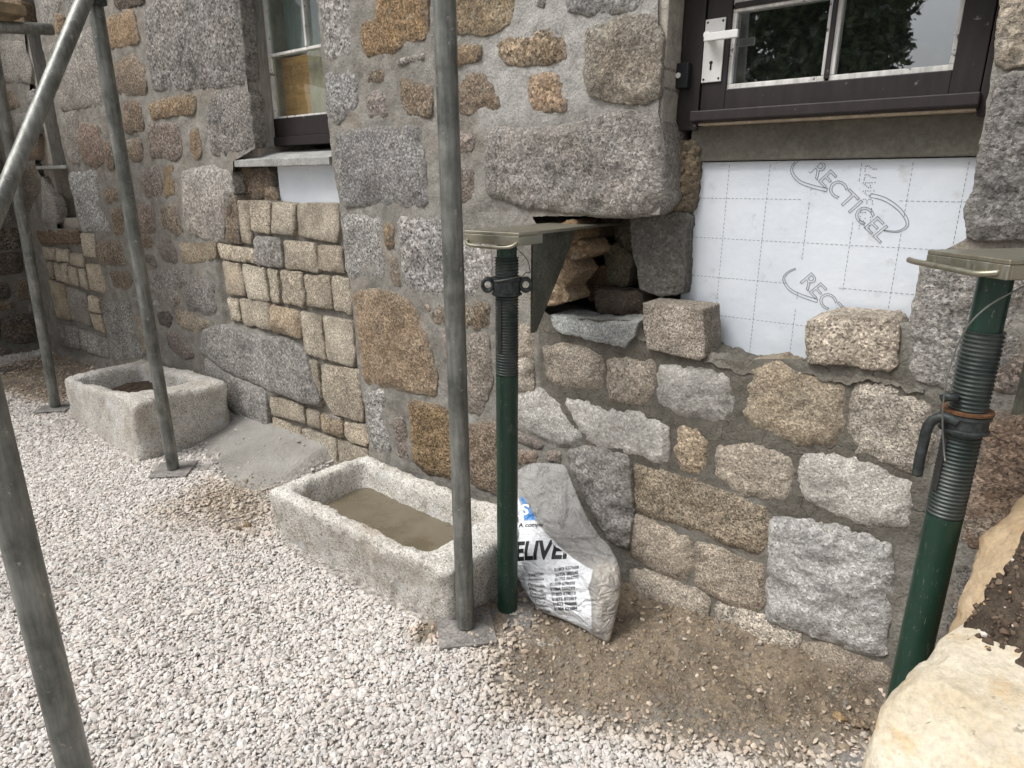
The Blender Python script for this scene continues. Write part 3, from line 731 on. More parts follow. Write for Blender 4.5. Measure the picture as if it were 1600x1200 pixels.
from mathutils.geometry import delaunay_2d_cdt
def stone_shape(poly, O, U, V, N, proud=.01, emb=.05, r=.013, amp=.004, seed=0, sp=.010, bulge=.0, edge_amp=.004, cut=.16, grow=.003):
    poly = np.array(poly, float)
    ar = 0.5 * np.sum(poly[:, 0] * np.roll(poly[:, 1], -1) - np.roll(poly[:, 0], -1) * poly[:, 1])
    if ar < 0: poly = poly[::-1]
    n = len(poly); q = []
    for i in range(n):
        a, b, c = poly[i - 1], poly[i], poly[(i + 1) % n]
        la, lc = np.linalg.norm(a - b), np.linalg.norm(c - b)
        q.append(b + (a - b) / la * min(cut * la, .018)); q.append(b + (c - b) / lc * min(cut * lc, .018))
    q = np.array(q); out = []
    for i in range(len(q)):
        a, b = q[i], q[(i + 1) % len(q)]; L = np.linalg.norm(b - a)
        k = max(1, int(round(L / sp)))
        for t in range(k): out.append(a + (b - a) * t / k)
    pts = np.array(out); K = len(pts)
    tan = np.roll(pts, -1, 0) - np.roll(pts, 1, 0); tan /= np.linalg.norm(tan, axis=1)[:, None] + 1e-9
    nor = np.c_[tan[:, 1], -tan[:, 0]]
    pts = pts + nor * grow
    so = np.array([seed * 3.17, seed * 1.31, seed * .77])
    p3 = np.c_[pts, np.zeros(K)] + so
    pts = pts + nor * (edge_amp * (1.1 * fbm(p3 * 22, 2, 71) + .7 * fbm(p3 * 75, 2, 72) + .45 * fbm(p3 * 190, 1, 73)))[:, None]
    c = pts.mean(0)
    d = c - pts; L = np.linalg.norm(d, axis=1); ml = L.mean(); r = min(r, .35 * ml)
    rings = [(0, -emb), (0, proud - r * 1.0), (.13 * r, proud - .55 * r), (.45 * r, proud - .18 * r), (1.0 * r, proud)]
    P2, H, Wt, RM = [], [], [], []
    for s_, h in rings:
        P2.append(pts + d / L[:, None] * np.minimum(s_, .6 * L)[:, None]); H.append(np.full(K, h)); Wt.append(np.full(K, 0.25 if h < proud - .9 * r else .8))
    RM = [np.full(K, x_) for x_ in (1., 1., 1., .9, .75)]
    last = P2[-1]; g_ = 1.25 * sp
    lo, hi = last.min(0), last.max(0)
    ga, gb = np.meshgrid(np.arange(lo[0], hi[0], g_), np.arange(lo[1], hi[1], g_ * .87))
    ga = ga + (np.arange(ga.shape[0]) % 2)[:, None] * g_ * .5
    ga, gb = ga.ravel() + (vnoise(np.c_[ga.ravel() * 900, gb.ravel() * 900, ga.ravel() * 0]) * .22 * g_), gb.ravel() + (vnoise(np.c_[ga.ravel() * 900, gb.ravel() * 900, ga.ravel() * 0 + 7]) * .22 * g_)
    e_ = edge_dist(ga, gb, last); k_ = e_ > .55 * g_
    inner = np.c_[ga, gb][k_]; ei = e_[k_]
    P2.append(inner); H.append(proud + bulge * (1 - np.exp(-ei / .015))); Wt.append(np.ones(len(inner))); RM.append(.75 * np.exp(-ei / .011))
    p2 = np.concatenate(P2); h = np.concatenate(H); w = np.concatenate(Wt)
    q3 = np.c_[p2, h * 1.0] + so
    h = h + w * amp * (1.25 * fbm(q3 * 13, 2, 81) + 1.0 * fbm(q3 * 40, 3, 82) + .55 * fbm(q3 * 120, 2, 83))
    vs = np.array(O)[None] + p2[:, :1] * np.array(U) + p2[:, 1:] * np.array(V) + h[:, None] * np.array(N)
    nr = len(rings); fs = []
    for i in range(nr - 1):
        for k in range(K):
            k2 = (k + 1) % K
            fs.append((i * K + k, i * K + k2, (i + 1) * K + k2, (i + 1) * K + k))
    b0 = (nr - 1) * K
    cv = [Vector(q) for q in last] + [Vector(q) for q in inner]
    ov, oe, of, iv, ie, if_ = delaunay_2d_cdt(cv, [(k, (k + 1) % K) for k in range(K)], [], 1, 1e-7)
    for t_ in of:
        q = [iv[i][0] if iv[i] else -1 for i in t_]
        if min(q) >= 0: fs.append(tuple(b0 + i for i in q))
    return vs, fs, np.concatenate(RM)
KIND = {  # material, tint + rust share, proud, edge radius, roughness of the face
    'G': (GRAN_OLD, (.320, .308, .295, .10), .0075, .006, .0052),
    'K': (GRAN_OLD, (.245, .235, .222, .10), .0075, .006, .0058),
    'L': (GRAN_OLD, (.385, .375, .355, .08), .0065, .006, .0050),
    'B': (GRAN_OLD, (.262, .212, .162, .35), .0085, .005, .0054),
    'O': (GRAN_OLD, (.285, .215, .143, .55), .0095, .006, .0054),
    'P': (GRAN_OLD, (.255, .218, .195, .20), .009, .008, .0042),
    'D': (GRAN_DARK, (.155, .135, .115, .25), .011, .009, .0052),
    'T': (GRAN_NEW, (.535, .470, .375, .12), .007, .007, .0034),
    'V': (GRAN_NEW, (.505, .445, .370, .12), .0055, .006, .0052),
    'W': (GRAN_PALE, (.55, .535, .50, .02), .006, .006, .0056),
    'Y': (GRAN_NEW, (.445, .370, .275, .38), .0055, .006, .0052),
    'H': (GRAN_PALE, (.47, .465, .45, .04), .008, .007, .0095),
    'M': (GRAN_OLD, (.340, .325, .300, .15), .009, .008, .0044),
}
NST = [0]
def stone(kind, pts, y=0.0, emb=.05, parent=None, proud=None, r=None, amp=None, name='stone', mat=None, tint=None, bulge=None, plane='y', edge_amp=None, cut=None, grow=None):
    if cut is None: cut = .03 if kind in 'TVWYH' else .10
    m_, t_, pr, rr, am = KIND[kind]
    pr = pr if proud is None else proud
    NST[0] += 1; sd = NST[0]
    if plane == 'y':
        w = [onY(px, py, y - pr) for px, py in pts]; poly = [(q[0], q[2]) for q in w]; fr = ((0, y, 0), (1, 0, 0), (0, 0, 1), (0, -1, 0))
        par = house if parent is None else parent
    else:
        xr = -5.56
        w = [onX(px, py, xr + pr) for px, py in pts]; poly = [(q[1], q[2]) for q in w]; fr = ((xr, 0, 0), (0, 1, 0), (0, 0, 1), (1, 0, 0))
        par = side_wall
    dist = float(np.mean([np.linalg.norm(q - C0) for q in w]))
    sp = min(max(.0038 * dist, .0060), .014)
    rnd = random.Random(sd)
    vs, fs, rim_ = stone_shape(poly, *fr, proud=pr, emb=emb, r=rr if r is None else r, amp=am if amp is None else amp, seed=sd, sp=sp,
                         bulge=(.0115 if kind in 'VWYH' else .003 if kind == 'T' else .007) if bulge is None else bulge, edge_amp=.0042 if edge_amp is None else edge_amp, cut=cut, grow=grow if grow is not None else .0125 if kind in 'VWY' else .0085 if kind == 'H' else .0075 if kind in 'BOP' else .0055)
    if par is False: par = None
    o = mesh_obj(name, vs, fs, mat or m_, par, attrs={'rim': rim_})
    t_ = tint or t_
    k = rnd.uniform(.86, 1.14); w_ = rnd.uniform(-.03, .03)
    o.color = (t_[0] * k * (1 + w_), t_[1] * k, t_[2] * k * (1 - w_), min(1, max(0, t_[3] * rnd.uniform(.5, 1.5))))
    return o
S = stone
# far left of the house
S('L', [(56, -20), (84, -20), (97, 0), (90, 22), (84, 40), (68, 44), (58, 5)]); S('O', [(86, 22), (100, 24), (99, 48), (86, 52)])
S('D', [(176, -25), (226, -20), (223, 4), (200, 14), (178, 10)])
S('M', [(100, -15), (135, -15), (128, 24), (112, 40), (103, 12)])
S('M', [(75, 70), (100, 62), (147, 40), (151, 92), (161, 162), (112, 171), (96, 176), (84, 130)])
S('M', [(91, 178), (120, 174), (124, 256), (109, 254)])
S('P', [(123, 192), (155, 196), (163, 250), (150, 262), (130, 255), (122, 225)], tint=(.27, .205, .168, .3)); S('B', [(160, 222), (171, 222), (177, 262), (168, 264)])
S('O', [(168, 28), (208, 14), (217, 66), (190, 72), (172, 76), (165, 50)], tint=(.36, .255, .16, .5)); S('B', [(176, 98), (208, 84), (228, 110), (228, 146), (205, 148), (182, 146)])
S('B', [(190, 160), (218, 158), (225, 200), (205, 207), (194, 205)]); S('O', [(231, 165), (275, 150), (305, 150), (302, 178), (265, 180), (238, 186)])
S('P', [(230, 190), (278, 195), (283, 240), (272, 250), (232, 243)]); S('O', [(297, 205), (308, 198), (314, 240), (304, 252), (296, 235)])
S('B', [(196, 222), (218, 216), (222, 245), (214, 253), (199, 247)]); S('P', [(224, 268), (245, 258), (253, 285), (250, 306), (228, 308), (221, 290)])
S('T', [(255, 260), (270, 258), (272, 304), (256, 308)], tint=(.36, .29, .19, .3))
S('K', [(222, 20), (262, -14), (371, -20), (378, 60), (384, 128), (345, 135), (262, 142), (238, 138), (231, 100)])
S('K', [(331, 142), (387, 140), (398, 226), (345, 244), (330, 240), (320, 190)])
S('M', [(283, 268), (330, 258), (360, 270), (366, 300), (353, 322), (350, 373), (330, 379), (292, 362), (285, 330)])
S('B', [(352, 322), (366, 305), (369, 318), (374, 380), (355, 376)])
S('L', [(106, 270), (150, 267), (158, 330), (170, 350), (172, 361), (127, 361), (120, 330), (112, 300)])
S('B', [(174, 330), (189, 322), (193, 362), (178, 366)]); S('B', [(160, 296), (181, 296), (184, 312), (166, 316)])
S('P', [(216, 320), (226, 316), (240, 325), (242, 361), (222, 366), (213, 350)]); S('B', [(250, 325), (275, 322), (284, 360), (278, 367), (252, 355)])
S('B', [(213, 370), (237, 367), (238, 384), (222, 386)]); S('P', [(250, 372), (262, 371), (272, 385), (277, 411), (255, 408), (246, 390)])
S('T', [(279, 381), (336, 379), (338, 402), (318, 409), (284, 411)], tint=(.36, .30, .22, .2)); S('B', [(151, 380), (185, 376), (198, 410), (190, 414), (155, 412)])
S('B', [(170, 425), (203, 425), (206, 440), (200, 452), (178, 448)]); S('P', [(223, 398), (240, 400), (244, 418), (228, 411)])
S('P', [(228, 425), (265, 420), (272, 440), (278, 472), (268, 478), (236, 455)], tint=(.30, .28, .26, .1)); S('M', [(268, 415), (285, 420), (292, 441), (280, 451), (272, 435)])
S('K', [(286, 447), (303, 432), (332, 442), (338, 490), (318, 493), (291, 479)]); S('P', [(262, 452), (273, 455), (281, 473), (270, 476)])
S('T', [(273, 485), (290, 485), (328, 505), (311, 519), (290, 514), (275, 505)], tint=(.37, .32, .25, .2)); S('D', [(244, 490), (262, 487), (270, 498), (262, 511), (250, 506)])
S('P', [(260, 518), (278, 518), (300, 545), (303, 558), (285, 561), (262, 540)]); S('L', [(205, 464), (222, 461), (245, 470), (250, 480), (215, 479)])
S('M', [(158, 471), (202, 472), (207, 520), (228, 556), (182, 564), (178, 535), (165, 515)]); S('T', [(211, 489), (225, 491), (232, 551), (223, 549), (213, 511)], tint=(.36, .31, .24, .2))
S('L', [(318, 515), (352, 508), (402, 526), (445, 530), (470, 546), (478, 562), (500, 632), (470, 628), (415, 606), (350, 578), (312, 548)], proud=.013)
S('L', [(318, 560), (352, 585), (414, 610), (418, 676), (396, 664), (350, 640), (325, 605)], proud=.013)
# infill under the far window
for kd, q in [('T', [(66, 386), (85, 388), (85, 406), (68, 404)]), ('T', [(87, 389), (106, 391), (107, 409), (87, 407)]), ('T', [(108, 397), (125, 398), (130, 404), (129, 418), (109, 412)]),
              ('T', [(125, 365), (147, 366), (150, 402), (131, 400)]), ('T', [(71, 409), (80, 410), (83, 436), (74, 433)]), ('T', [(83, 411), (102, 413), (105, 443), (87, 437)]),
              ('T', [(105, 416), (119, 419), (122, 447), (108, 443)]), ('T', [(122, 420), (132, 422), (137, 452), (126, 448)]), ('T', [(133, 413), (157, 415), (165, 440), (163, 458), (141, 451)]),
              ('Y', [(77, 440), (100, 447), (109, 498), (89, 494)]), ('M', [(103, 448), (133, 458), (138, 485), (142, 510), (113, 500), (106, 470)]), ('T', [(136, 462), (152, 466), (156, 489), (139, 486)]),
              ('M', [(91, 507), (120, 512), (124, 545), (96, 540)]), ('M', [(122, 514), (165, 530), (171, 560), (127, 547)]), ('T', [(140, 490), (156, 493), (164, 520), (146, 513)])]:
    S(kd, q, proud=.006)
# infill under the middle window
for kd, q in [('T', [(371, 315), (387, 316), (391, 381), (377, 378)]), ('T', [(389, 316), (421, 317), (421, 364), (393, 360)]), ('T', [(425, 318), (461, 320), (458, 367), (424, 363)]),
              ('T', [(465, 320), (521, 321), (528, 337), (525, 379), (466, 367)]), ('T', [(338, 381), (396, 392), (395, 410), (345, 402)]), ('M', [(395, 371), (434, 373), (441, 417), (400, 414)]),
              ('T', [(443, 377), (490, 381), (497, 424), (447, 419)]), ('T', [(495, 384), (532, 388), (536, 427), (498, 420)]), ('T', [(348, 411), (372, 413), (382, 440), (382, 462), (353, 457)]),
              ('T', [(378, 414), (411, 420), (420, 470), (387, 465)]), ('T', [(417, 421), (431, 424), (436, 473), (424, 471)]), ('T', [(438, 424), (469, 427), (475, 466), (472, 478), (443, 472)]),
              ('T', [(474, 432), (512, 432), (519, 482), (480, 477)]), ('T', [(517, 433), (542, 437), (550, 465), (547, 490), (523, 483)]), ('T', [(355, 467), (370, 470), (375, 501), (361, 500)]),
              ('T', [(374, 468), (419, 474), (422, 514), (381, 506)]), ('Y', [(422, 480), (466, 492), (467, 526), (425, 513)]), ('T', [(469, 487), (499, 497), (508, 562), (476, 552)]),
              ('T', [(504, 495), (548, 504), (553, 550), (551, 573), (512, 562)]), ('T', [(479, 563), (493, 567), (502, 632), (495, 634), (481, 600)]), ('T', [(502, 571), (559, 580), (566, 640), (565, 658), (521, 648), (503, 620)]),
              ('T', [(420, 620), (473, 635), (476, 661), (423, 647)]), ('T', [(478, 640), (498, 647), (500, 670), (481, 664)]), ('Y', [(502, 650), (532, 660), (533, 681), (504, 671)]),
              ('T', [(538, 662), (571, 667), (575, 688), (570, 697), (550, 692), (538, 680)]), ('T', [(425, 654), (467, 672), (470, 702), (450, 692), (426, 678)]), ('T', [(472, 671), (524, 688), (525, 727), (505, 725), (475, 706)]),
              ('T', [(528, 689), (572, 705), (575, 716), (540, 722), (529, 726)]), ('M', [(510, 648), (532, 655), (528, 658), (513, 654)])]:
    S(kd, q, proud=.005, emb=.07)
# the middle of the house
S('L', [(497, -20), (545, -20), (547, 0), (552, 82), (515, 97), (506, 88)]); S('G', [(506, 112), (545, 112), (558, 120), (556, 170), (524, 195), (510, 180)])
S('G', [(520, 205), (555, 200), (656, 197), (664, 250), (667, 322), (535, 322), (523, 260)]); S('L', [(531, 333), (592, 338), (597, 350), (601, 430), (595, 437), (548, 437), (541, 420)])
S('G', [(621, 340), (689, 340), (700, 380), (700, 462), (650, 460), (630, 440)]); S('B', [(552, 456), (600, 453), (642, 472), (662, 512), (682, 590), (680, 617), (640, 612), (570, 598), (563, 560)], tint=(.36, .27, .185, .6))
S('L', [(568, 608), (602, 610), (600, 650), (611, 705), (587, 709), (577, 690)]); S('P', [(613, 656), (629, 653), (639, 716), (623, 716)])
S('O', [(637, 626), (700, 637), (712, 690), (708, 748), (666, 739), (646, 718)], tint=(.33, .24, .14, .8)); S('B', [(724, 665), (776, 660), (780, 772), (735, 757)])
S('B', [(663, 478), (692, 472), (697, 505), (676, 501)]); S('B', [(722, 478), (762, 472), (765, 508), (750, 515), (728, 512)])
S('P', [(690, 520), (706, 512), (712, 560), (698, 565)]); S('P', [(728, 525), (760, 520), (768, 600), (748, 650), (730, 640)], tint=(.33, .29, .25, .3))
S('G', [(718, 378), (766, 378), (768, 462), (720, 468)]); S('O', [(600, 352), (613, 352), (614, 385), (604, 387)]); S('B', [(608, 398), (618, 400), (624, 447), (613, 445)])
S('P', [(710, 205), (740, 212), (738, 233), (712, 237)]); S('P', [(713, 262), (738, 265), (741, 312), (716, 318)])
S('O', [(588, -20), (667, -20), (667, 57), (633, 65), (610, 83), (570, 86), (562, 40), (585, 32)], tint=(.36, .25, .14, .8)); S('B', [(700, -20), (806, -20), (800, 30), (765, 52), (704, 48)], tint=(.33, .26, .17, .5))
S('O', [(704, 74), (749, 72), (748, 92), (710, 99)]); S('O', [(777, 70), (795, 60), (862, 49), (880, 64), (883, 92), (815, 102), (795, 98), (775, 85)])
S('B', [(626, 125), (672, 135), (674, 180), (637, 178), (627, 150)]); S('B', [(708, 145), (732, 118), (757, 117), (780, 163), (765, 172), (712, 178)])
S('B', [(572, 118), (585, 105), (600, 112), (606, 125), (576, 129)]); S('P', [(572, 150), (592, 144), (604, 152), (604, 179), (575, 182)])
S('M', [(617, 97), (660, 83), (661, 90), (625, 101)]); S('B', [(828, 122), (866, 115), (886, 150), (882, 171), (833, 172), (825, 145)], tint=(.38, .27, .18, .4))
S('M', [(832, -14), (853, -14), (850, 14), (836, 10)]); S('K', [(880, -20), (1005, -20), (998, 12), (950, 22), (888, 19)])
S('K', [(915, 48), (940, 40), (975, 25), (1012, 25), (1030, 45), (1032, 110), (1028, 150), (1005, 164), (950, 155), (920, 147), (914, 120)], emb=.10, proud=.014, amp=.007, tint=(.32, .285, .235, .2))
S('G', [(752, 206), (790, 199), (880, 198), (945, 174), (1000, 172), (1028, 190), (1033, 240), (1034, 316), (1018, 334), (950, 338), (870, 331), (800, 322), (756, 300)], emb=.16, proud=.016, amp=.007, r=.02, tint=(.37, .35, .325, .15))
# cavity and the jamb of the doorway
for q in ([(858, 356), (896, 348), (902, 372), (884, 384), (852, 380)], [(854, 386), (886, 389), (912, 378), (921, 392), (898, 404), (846, 404)]): S('B', q, y=.0, emb=.1, amp=.012, tint=(.24, .165, .10, .4), cut=.04, r=.005, mat=RUBBLE)
for q in ([(856, 409), (888, 407), (900, 424), (880, 446), (845, 440)], [(841, 445), (880, 451), (886, 466), (862, 475), (824, 475)]): S('B', q, y=.0, emb=.1, amp=.012, tint=(.32, .24, .16, .4), cut=.04, r=.005, mat=RUBBLE)
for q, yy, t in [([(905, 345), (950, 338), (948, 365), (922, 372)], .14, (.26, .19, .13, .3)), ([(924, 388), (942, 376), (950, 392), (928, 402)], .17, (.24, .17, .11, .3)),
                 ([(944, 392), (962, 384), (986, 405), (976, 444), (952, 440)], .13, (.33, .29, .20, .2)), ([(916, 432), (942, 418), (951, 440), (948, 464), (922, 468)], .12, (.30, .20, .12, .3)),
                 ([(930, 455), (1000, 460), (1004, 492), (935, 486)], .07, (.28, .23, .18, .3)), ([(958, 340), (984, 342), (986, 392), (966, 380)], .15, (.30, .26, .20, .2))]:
    S('B', q, y=yy + .07, emb=.06, amp=.011, tint=tuple(c * .55 for c in t), cut=.04, r=.004, mat=RUBBLE)  # tints cut so the rubble carries the shade deep in the hole
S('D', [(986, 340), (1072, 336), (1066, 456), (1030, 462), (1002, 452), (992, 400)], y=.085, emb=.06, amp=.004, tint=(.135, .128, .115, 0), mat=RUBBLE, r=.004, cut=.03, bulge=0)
S('D', [(1036, 224), (1090, 222), (1080, 334), (1036, 334)], y=.10, emb=.04, amp=.007, tint=(.17, .14, .095, .3), name='stone')
box('masonry', -1.2, -.74, .27, .30, .60, 1.12, UNLIT, house, 0)  # back of the cavity, its shade put into the near-black colour
# new infill below the doorway
S('H', [(858, 492), (870, 495), (935, 506), (1000, 501), (990, 526), (975, 543), (930, 534), (880, 521), (862, 511)], emb=.11, proud=.022, r=.004, amp=.004, tint=(.50, .51, .49, 0), grow=.001, bulge=0)
S('V', [(1262, 502), (1300, 494), (1390, 500), (1407, 511), (1402, 570), (1390, 580), (1330, 573), (1262, 566), (1258, 530)], emb=.10, proud=.016, grow=.002, bulge=.004)
JAMB = S('G', [(1440, 411), (1600, 405), (1590, 560), (1540, 600), (1500, 612), (1425, 592), (1426, 500), (1432, 470)], emb=.10, tint=(.36, .345, .325, .1), amp=.006)
for kd, q in [('V', [(850, 541), (905, 543), (939, 561), (937, 605), (890, 605), (858, 590)]), ('V', [(952, 565), (985, 560), (1018, 570), (1020, 610), (1005, 630), (955, 625), (950, 600)]),
              ('W', [(1031, 576), (1080, 577), (1138, 589), (1141, 640), (1125, 655), (1050, 640), (1032, 625)]), ('Y', [(1170, 573), (1215, 568), (1290, 595), (1314, 611), (1313, 665), (1300, 693), (1240, 690), (1180, 665), (1167, 640)]),
              ('V', [(1340, 603), (1390, 606), (1460, 630), (1454, 690), (1430, 735), (1340, 712), (1332, 680)]), ('W', [(883, 626), (930, 636), (1000, 651), (1041, 666), (1040, 715), (1030, 720), (925, 690), (905, 665)]),
              ('Y', [(1060, 671), (1085, 672), (1101, 686), (1100, 734), (1085, 740), (1057, 728)]), ('V', [(1125, 701), (1180, 696), (1215, 701), (1237, 719), (1233, 770), (1222, 780), (1150, 765), (1120, 745)]),
              ('W', [(1260, 716), (1300, 713), (1370, 729), (1421, 760), (1424, 820), (1400, 822), (1330, 810), (1256, 775), (1253, 745)]), ('V', [(804, 506), (830, 512), (832, 558), (806, 558)]),
              ('V', [(806, 563), (830, 563), (830, 609), (807, 609)]), ('W', [(805, 618), (845, 612), (872, 633), (888, 660), (905, 682), (903, 697), (875, 693), (807, 665)]),
              ('Y', [(995, 728), (1030, 733), (1090, 753), (1194, 791), (1197, 830), (1188, 861), (1130, 844), (995, 795)]), ('V', [(993, 809), (1020, 813), (1077, 845), (1077, 890), (1070, 905), (1040, 899), (985, 865)]),
              ('V', [(1091, 851), (1120, 859), (1191, 890), (1190, 940), (1180, 954), (1130, 939), (1089, 910)]), ('V', [(985, 893), (1030, 898), (1104, 935), (1100, 985), (1060, 978), (985, 945)]),
              ('V', [(1121, 946), (1180, 961), (1244, 986), (1244, 1064), (1220, 1064), (1125, 1012)]), ('V', [(1253, 1006), (1300, 1013), (1375, 1041), (1394, 1061), (1385, 1112), (1340, 1112), (1252, 1080)])]:
    S(kd, q, emb=.06)
S('H', [(1205, 806), (1225, 812), (1300, 819), (1385, 851), (1393, 900), (1386, 975), (1378, 1021), (1350, 1021), (1250, 985), (1201, 967), (1202, 880)], emb=.07, amp=.0075)
S('K', [(887, 707), (910, 700), (940, 705), (980, 717), (986, 790), (980, 856), (960, 850), (930, 810), (905, 760), (889, 725)], emb=.07, amp=.009, proud=.02, tint=(.37, .36, .345, .1))
S('P', [(805, 676), (846, 696), (840, 701), (808, 690)]); S('P', [(853, 708), (872, 706), (875, 722), (856, 720)]); S('P', [(805, 705), (838, 708), (835, 722), (808, 725)], tint=(.33, .25, .2, .2))
# right hand jamb
S('K', [(1562, 118), (1700, 106), (1700, 374), (1514, 372), (1511, 330), (1524, 296), (1532, 240), (1544, 198)], emb=.12, amp=.008, proud=.016)
S('K', [(1568, -20), (1700, -20), (1700, 92), (1558, 104), (1562, 40)], emb=.12, amp=.008, proud=.014, tint=(.34, .295, .235, .2))
S('P', [(1541, 652), (1620, 640), (1630, 800), (1600, 850), (1520, 858), (1502, 842), (1528, 730)], tint=(.30, .225, .175, .3)); S('K', [(1500, 866), (1540, 880), (1560, 960), (1480, 1000), (1470, 985)])
S('P', [(1560, 560), (1640, 552), (1640, 612), (1556, 612)], tint=(.30, .25, .22, .2)); S('K', [(1640, 660), (1760, 660), (1760, 840), (1640, 850)]); S('B', [(1560, 890), (1700, 880), (1700, 1000), (1575, 1010)])
S('K', [(1712, 380), (1860, 380), (1860, 560), (1712, 560)]); S('G', [(1714, 100), (1900, 90), (1900, 360), (1714, 366)]); S('B', [(1652, 570), (1800, 568), (1800, 640), (1652, 645)])
# masonry left of the far window and on the side wall
S('M', [(-12, 65), (34, 65), (49, 110), (47, 130), (0, 127), (-14, 110)]); S('B', [(6, 143), (22, 140), (29, 165), (14, 172), (5, 165)]); S('M', [(40, 146), (52, 140), (56, 166), (45, 172)])
S('D', [(-25, 0), (30, 0), (38, 40), (-15, 50)], tint=(.22, .16, .10, .4)); S('M', [(18, 178), (54, 178), (60, 206), (28, 208)]); S('B', [(20, 214), (57, 212), (58, 248), (30, 250)], tint=(.25, .17, .12, .4))
S('M', [(30, 256), (54, 256), (60, 300), (40, 340), (34, 320)], tint=(.24, .21, .18, .2)); S('M', [(64, 276), (72, 290), (87, 320), (89, 348), (66, 346)], tint=(.36, .34, .31, .1))
S('D', [(56, 361), (122, 358), (124, 364), (124, 380), (62, 380)], tint=(.20, .15, .11, .3), proud=.004)
for kd, q in [('D', [(-30, 358), (29, 357), (31, 388), (-30, 392)]), ('D', [(-30, 400), (34, 394), (36, 425), (-30, 434)]), ('B', [(19, 441), (54, 435), (60, 465), (26, 468)]), ('D', [(-30, 444), (12, 442), (16, 466), (-30, 470)]),
              ('B', [(-30, 478), (19, 471), (21, 482), (-30, 490)]), ('D', [(5, 502), (15, 491), (64, 492), (70, 510), (66, 531), (40, 536), (8, 535)]), ('B', [(24, 556), (35, 549), (68, 546), (70, 560), (32, 566)]),
              ('M', [(44, 476), (58, 472), (61, 485), (48, 487)]), ('D', [(-40, 500), (0, 496), (0, 534), (-40, 540)]), ('P', [(-40, 548), (16, 544), (18, 568), (-40, 576)]), ('K', [(-40, 300), (18, 302), (26, 350), (-40, 350)]),
              ('D', [(-50, 240), (0, 244), (8, 290), (-50, 292)])]:
    S(kd, q, plane='x', emb=.04)

# plain rubble further right on the house and further along the side wall
rr_ = random.Random(99)
def rubble(u0, u1, v0, v1, side):
    v_ = v0
    while v_ < v1:
        h_ = rr_.uniform(.10, .22); u_ = u0 + rr_.uniform(0, .05)
        while u_ < u1:
            w_ = rr_.uniform(.10, .30); j = lambda: rr_.uniform(-.014, .014)
            q = [(u_ + j(), v_ + j()), (u_ + w_ + j(), v_ + j()), (u_ + w_ + j(), v_ + h_ + j()), (u_ + w_ * .5 + j(), v_ + h_ + j()), (u_ + j(), v_ + h_ + j())]
            kd = rr_.choice('GKBPMO' if not side else 'DDBPKM'); m_, t_, pr, r0, am = KIND[kd]; NST[0] += 1
            fr = ((0, 0, 0), (1, 0, 0), (0, 0, 1), (0, -1, 0)) if not side else ((-5.56, 0, 0), (0, 1, 0), (0, 0, 1), (1, 0, 0))
            vs, fs, rm_ = stone_shape(q, *fr, proud=pr, emb=.04, r=r0, amp=am, seed=NST[0], sp=.014, bulge=.007, cut=.1)
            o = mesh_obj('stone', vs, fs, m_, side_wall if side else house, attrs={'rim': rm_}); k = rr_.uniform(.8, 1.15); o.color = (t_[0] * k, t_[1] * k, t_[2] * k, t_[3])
            u_ += w_ + rr_.uniform(.035, .07)
        v_ += h_ + rr_.uniform(.035, .06)
rubble(.44, .95, 0, 2.1, False)
rubble(-1.85, -.62, .02, 1.5, True)

# wet mortar bed on top of the infill, behind the last course
xa = np.arange(-.80, -.12, .006); ya = np.arange(-.012, .119, .006)
XX, YY = np.meshgrid(xa, ya); x, y = XX.ravel(), YY.ravel(); p = np.c_[x, y, x * 0]
z = np.interp(x, [-.80, -.55, -.42, -.34, -.12], [.80, .748, .742, .765, .77]) + .016 * fbm(p * 14, 3, 61) + .022 * np.abs(fbm(p * 40, 3, 62)) - np.clip(-y, 0, .02) * 1.6
I = np.arange(x.size).reshape(len(ya), len(xa)); f = np.c_[I[:-1, :-1].ravel(), I[:-1, 1:].ravel(), I[1:, 1:].ravel(), I[1:, :-1].ravel()]
mesh_obj('mortar_bed', np.c_[x, y, z], f, MORTAR, house, attrs={'fresh': x * 0 + 1, 'pale': x * 0})
# loose block standing on the infill
blk = S('V', [(1004, 473), (1100, 483), (1101, 558), (1092, 564), (1010, 546), (1003, 500)], parent=False, emb=.085, proud=.022, r=.004, amp=.0028, name='granite_block', edge_amp=.002, cut=.02, grow=.0, bulge=.0, tint=(.46, .40, .335, .1))
tag(blk, 'squared pinkish granite block set loose on top of the new infill beside the white board', 'stone block')

# door reveal lining of rough render
x0, x1 = P(1031, 100)[0], P(1031, 100)[0] + .012
zb = P(1030, 219)[1]
bm = bmesh.new(); box_bm(bm, x0 - .03, x1, .004, .088, zb, 2.4, .004)
bm_obj('reveal_lining', bm, RENDER, house)

# ---- door
YD = .092
fx0, fx1 = P(1064, 100, YD)[0], P(1098, 100, YD)[0]
gx0, gx1 = P(1537, 100, YD)[0], P(1537, 100, YD)[0] + .07
zd = P(1056, 205, YD)[1]
door_frame = box('door_frame', fx0 - .035, fx1 - .002, YD - .002, YD + .07, zd, 2.4, DARKPAINT, house, .003)
box('frame_post', gx0 + .004, gx1, YD - .002, YD + .07, zd, 2.4, DARKPAINT, door_frame, .003)
door = thing('door', None, None, (fx1, YD, zd)); door.parent = house
zp = P(1310, 122, YD + .012)[1]                     # bottom of the panes
pxl, pxr = P(1142, 90, YD + .012)[0], P(1489, 90, YD + .012)[0]
pm = P(1298, 70, YD + .012)[0]; zm = P(1147, 10, YD + .012)[1]
zrail = P(1310, 158, YD)[1]
yl0, yl1 = YD + .004, YD + .044
box('stile', fx1, pxl - .004, yl0, yl1, zrail - .03, 2.4, DARKPAINT, door, .002)
box('stile', pxr + .004, gx0 + .002, yl0, yl1, zrail - .03, 2.4, DARKPAINT, door, .002)
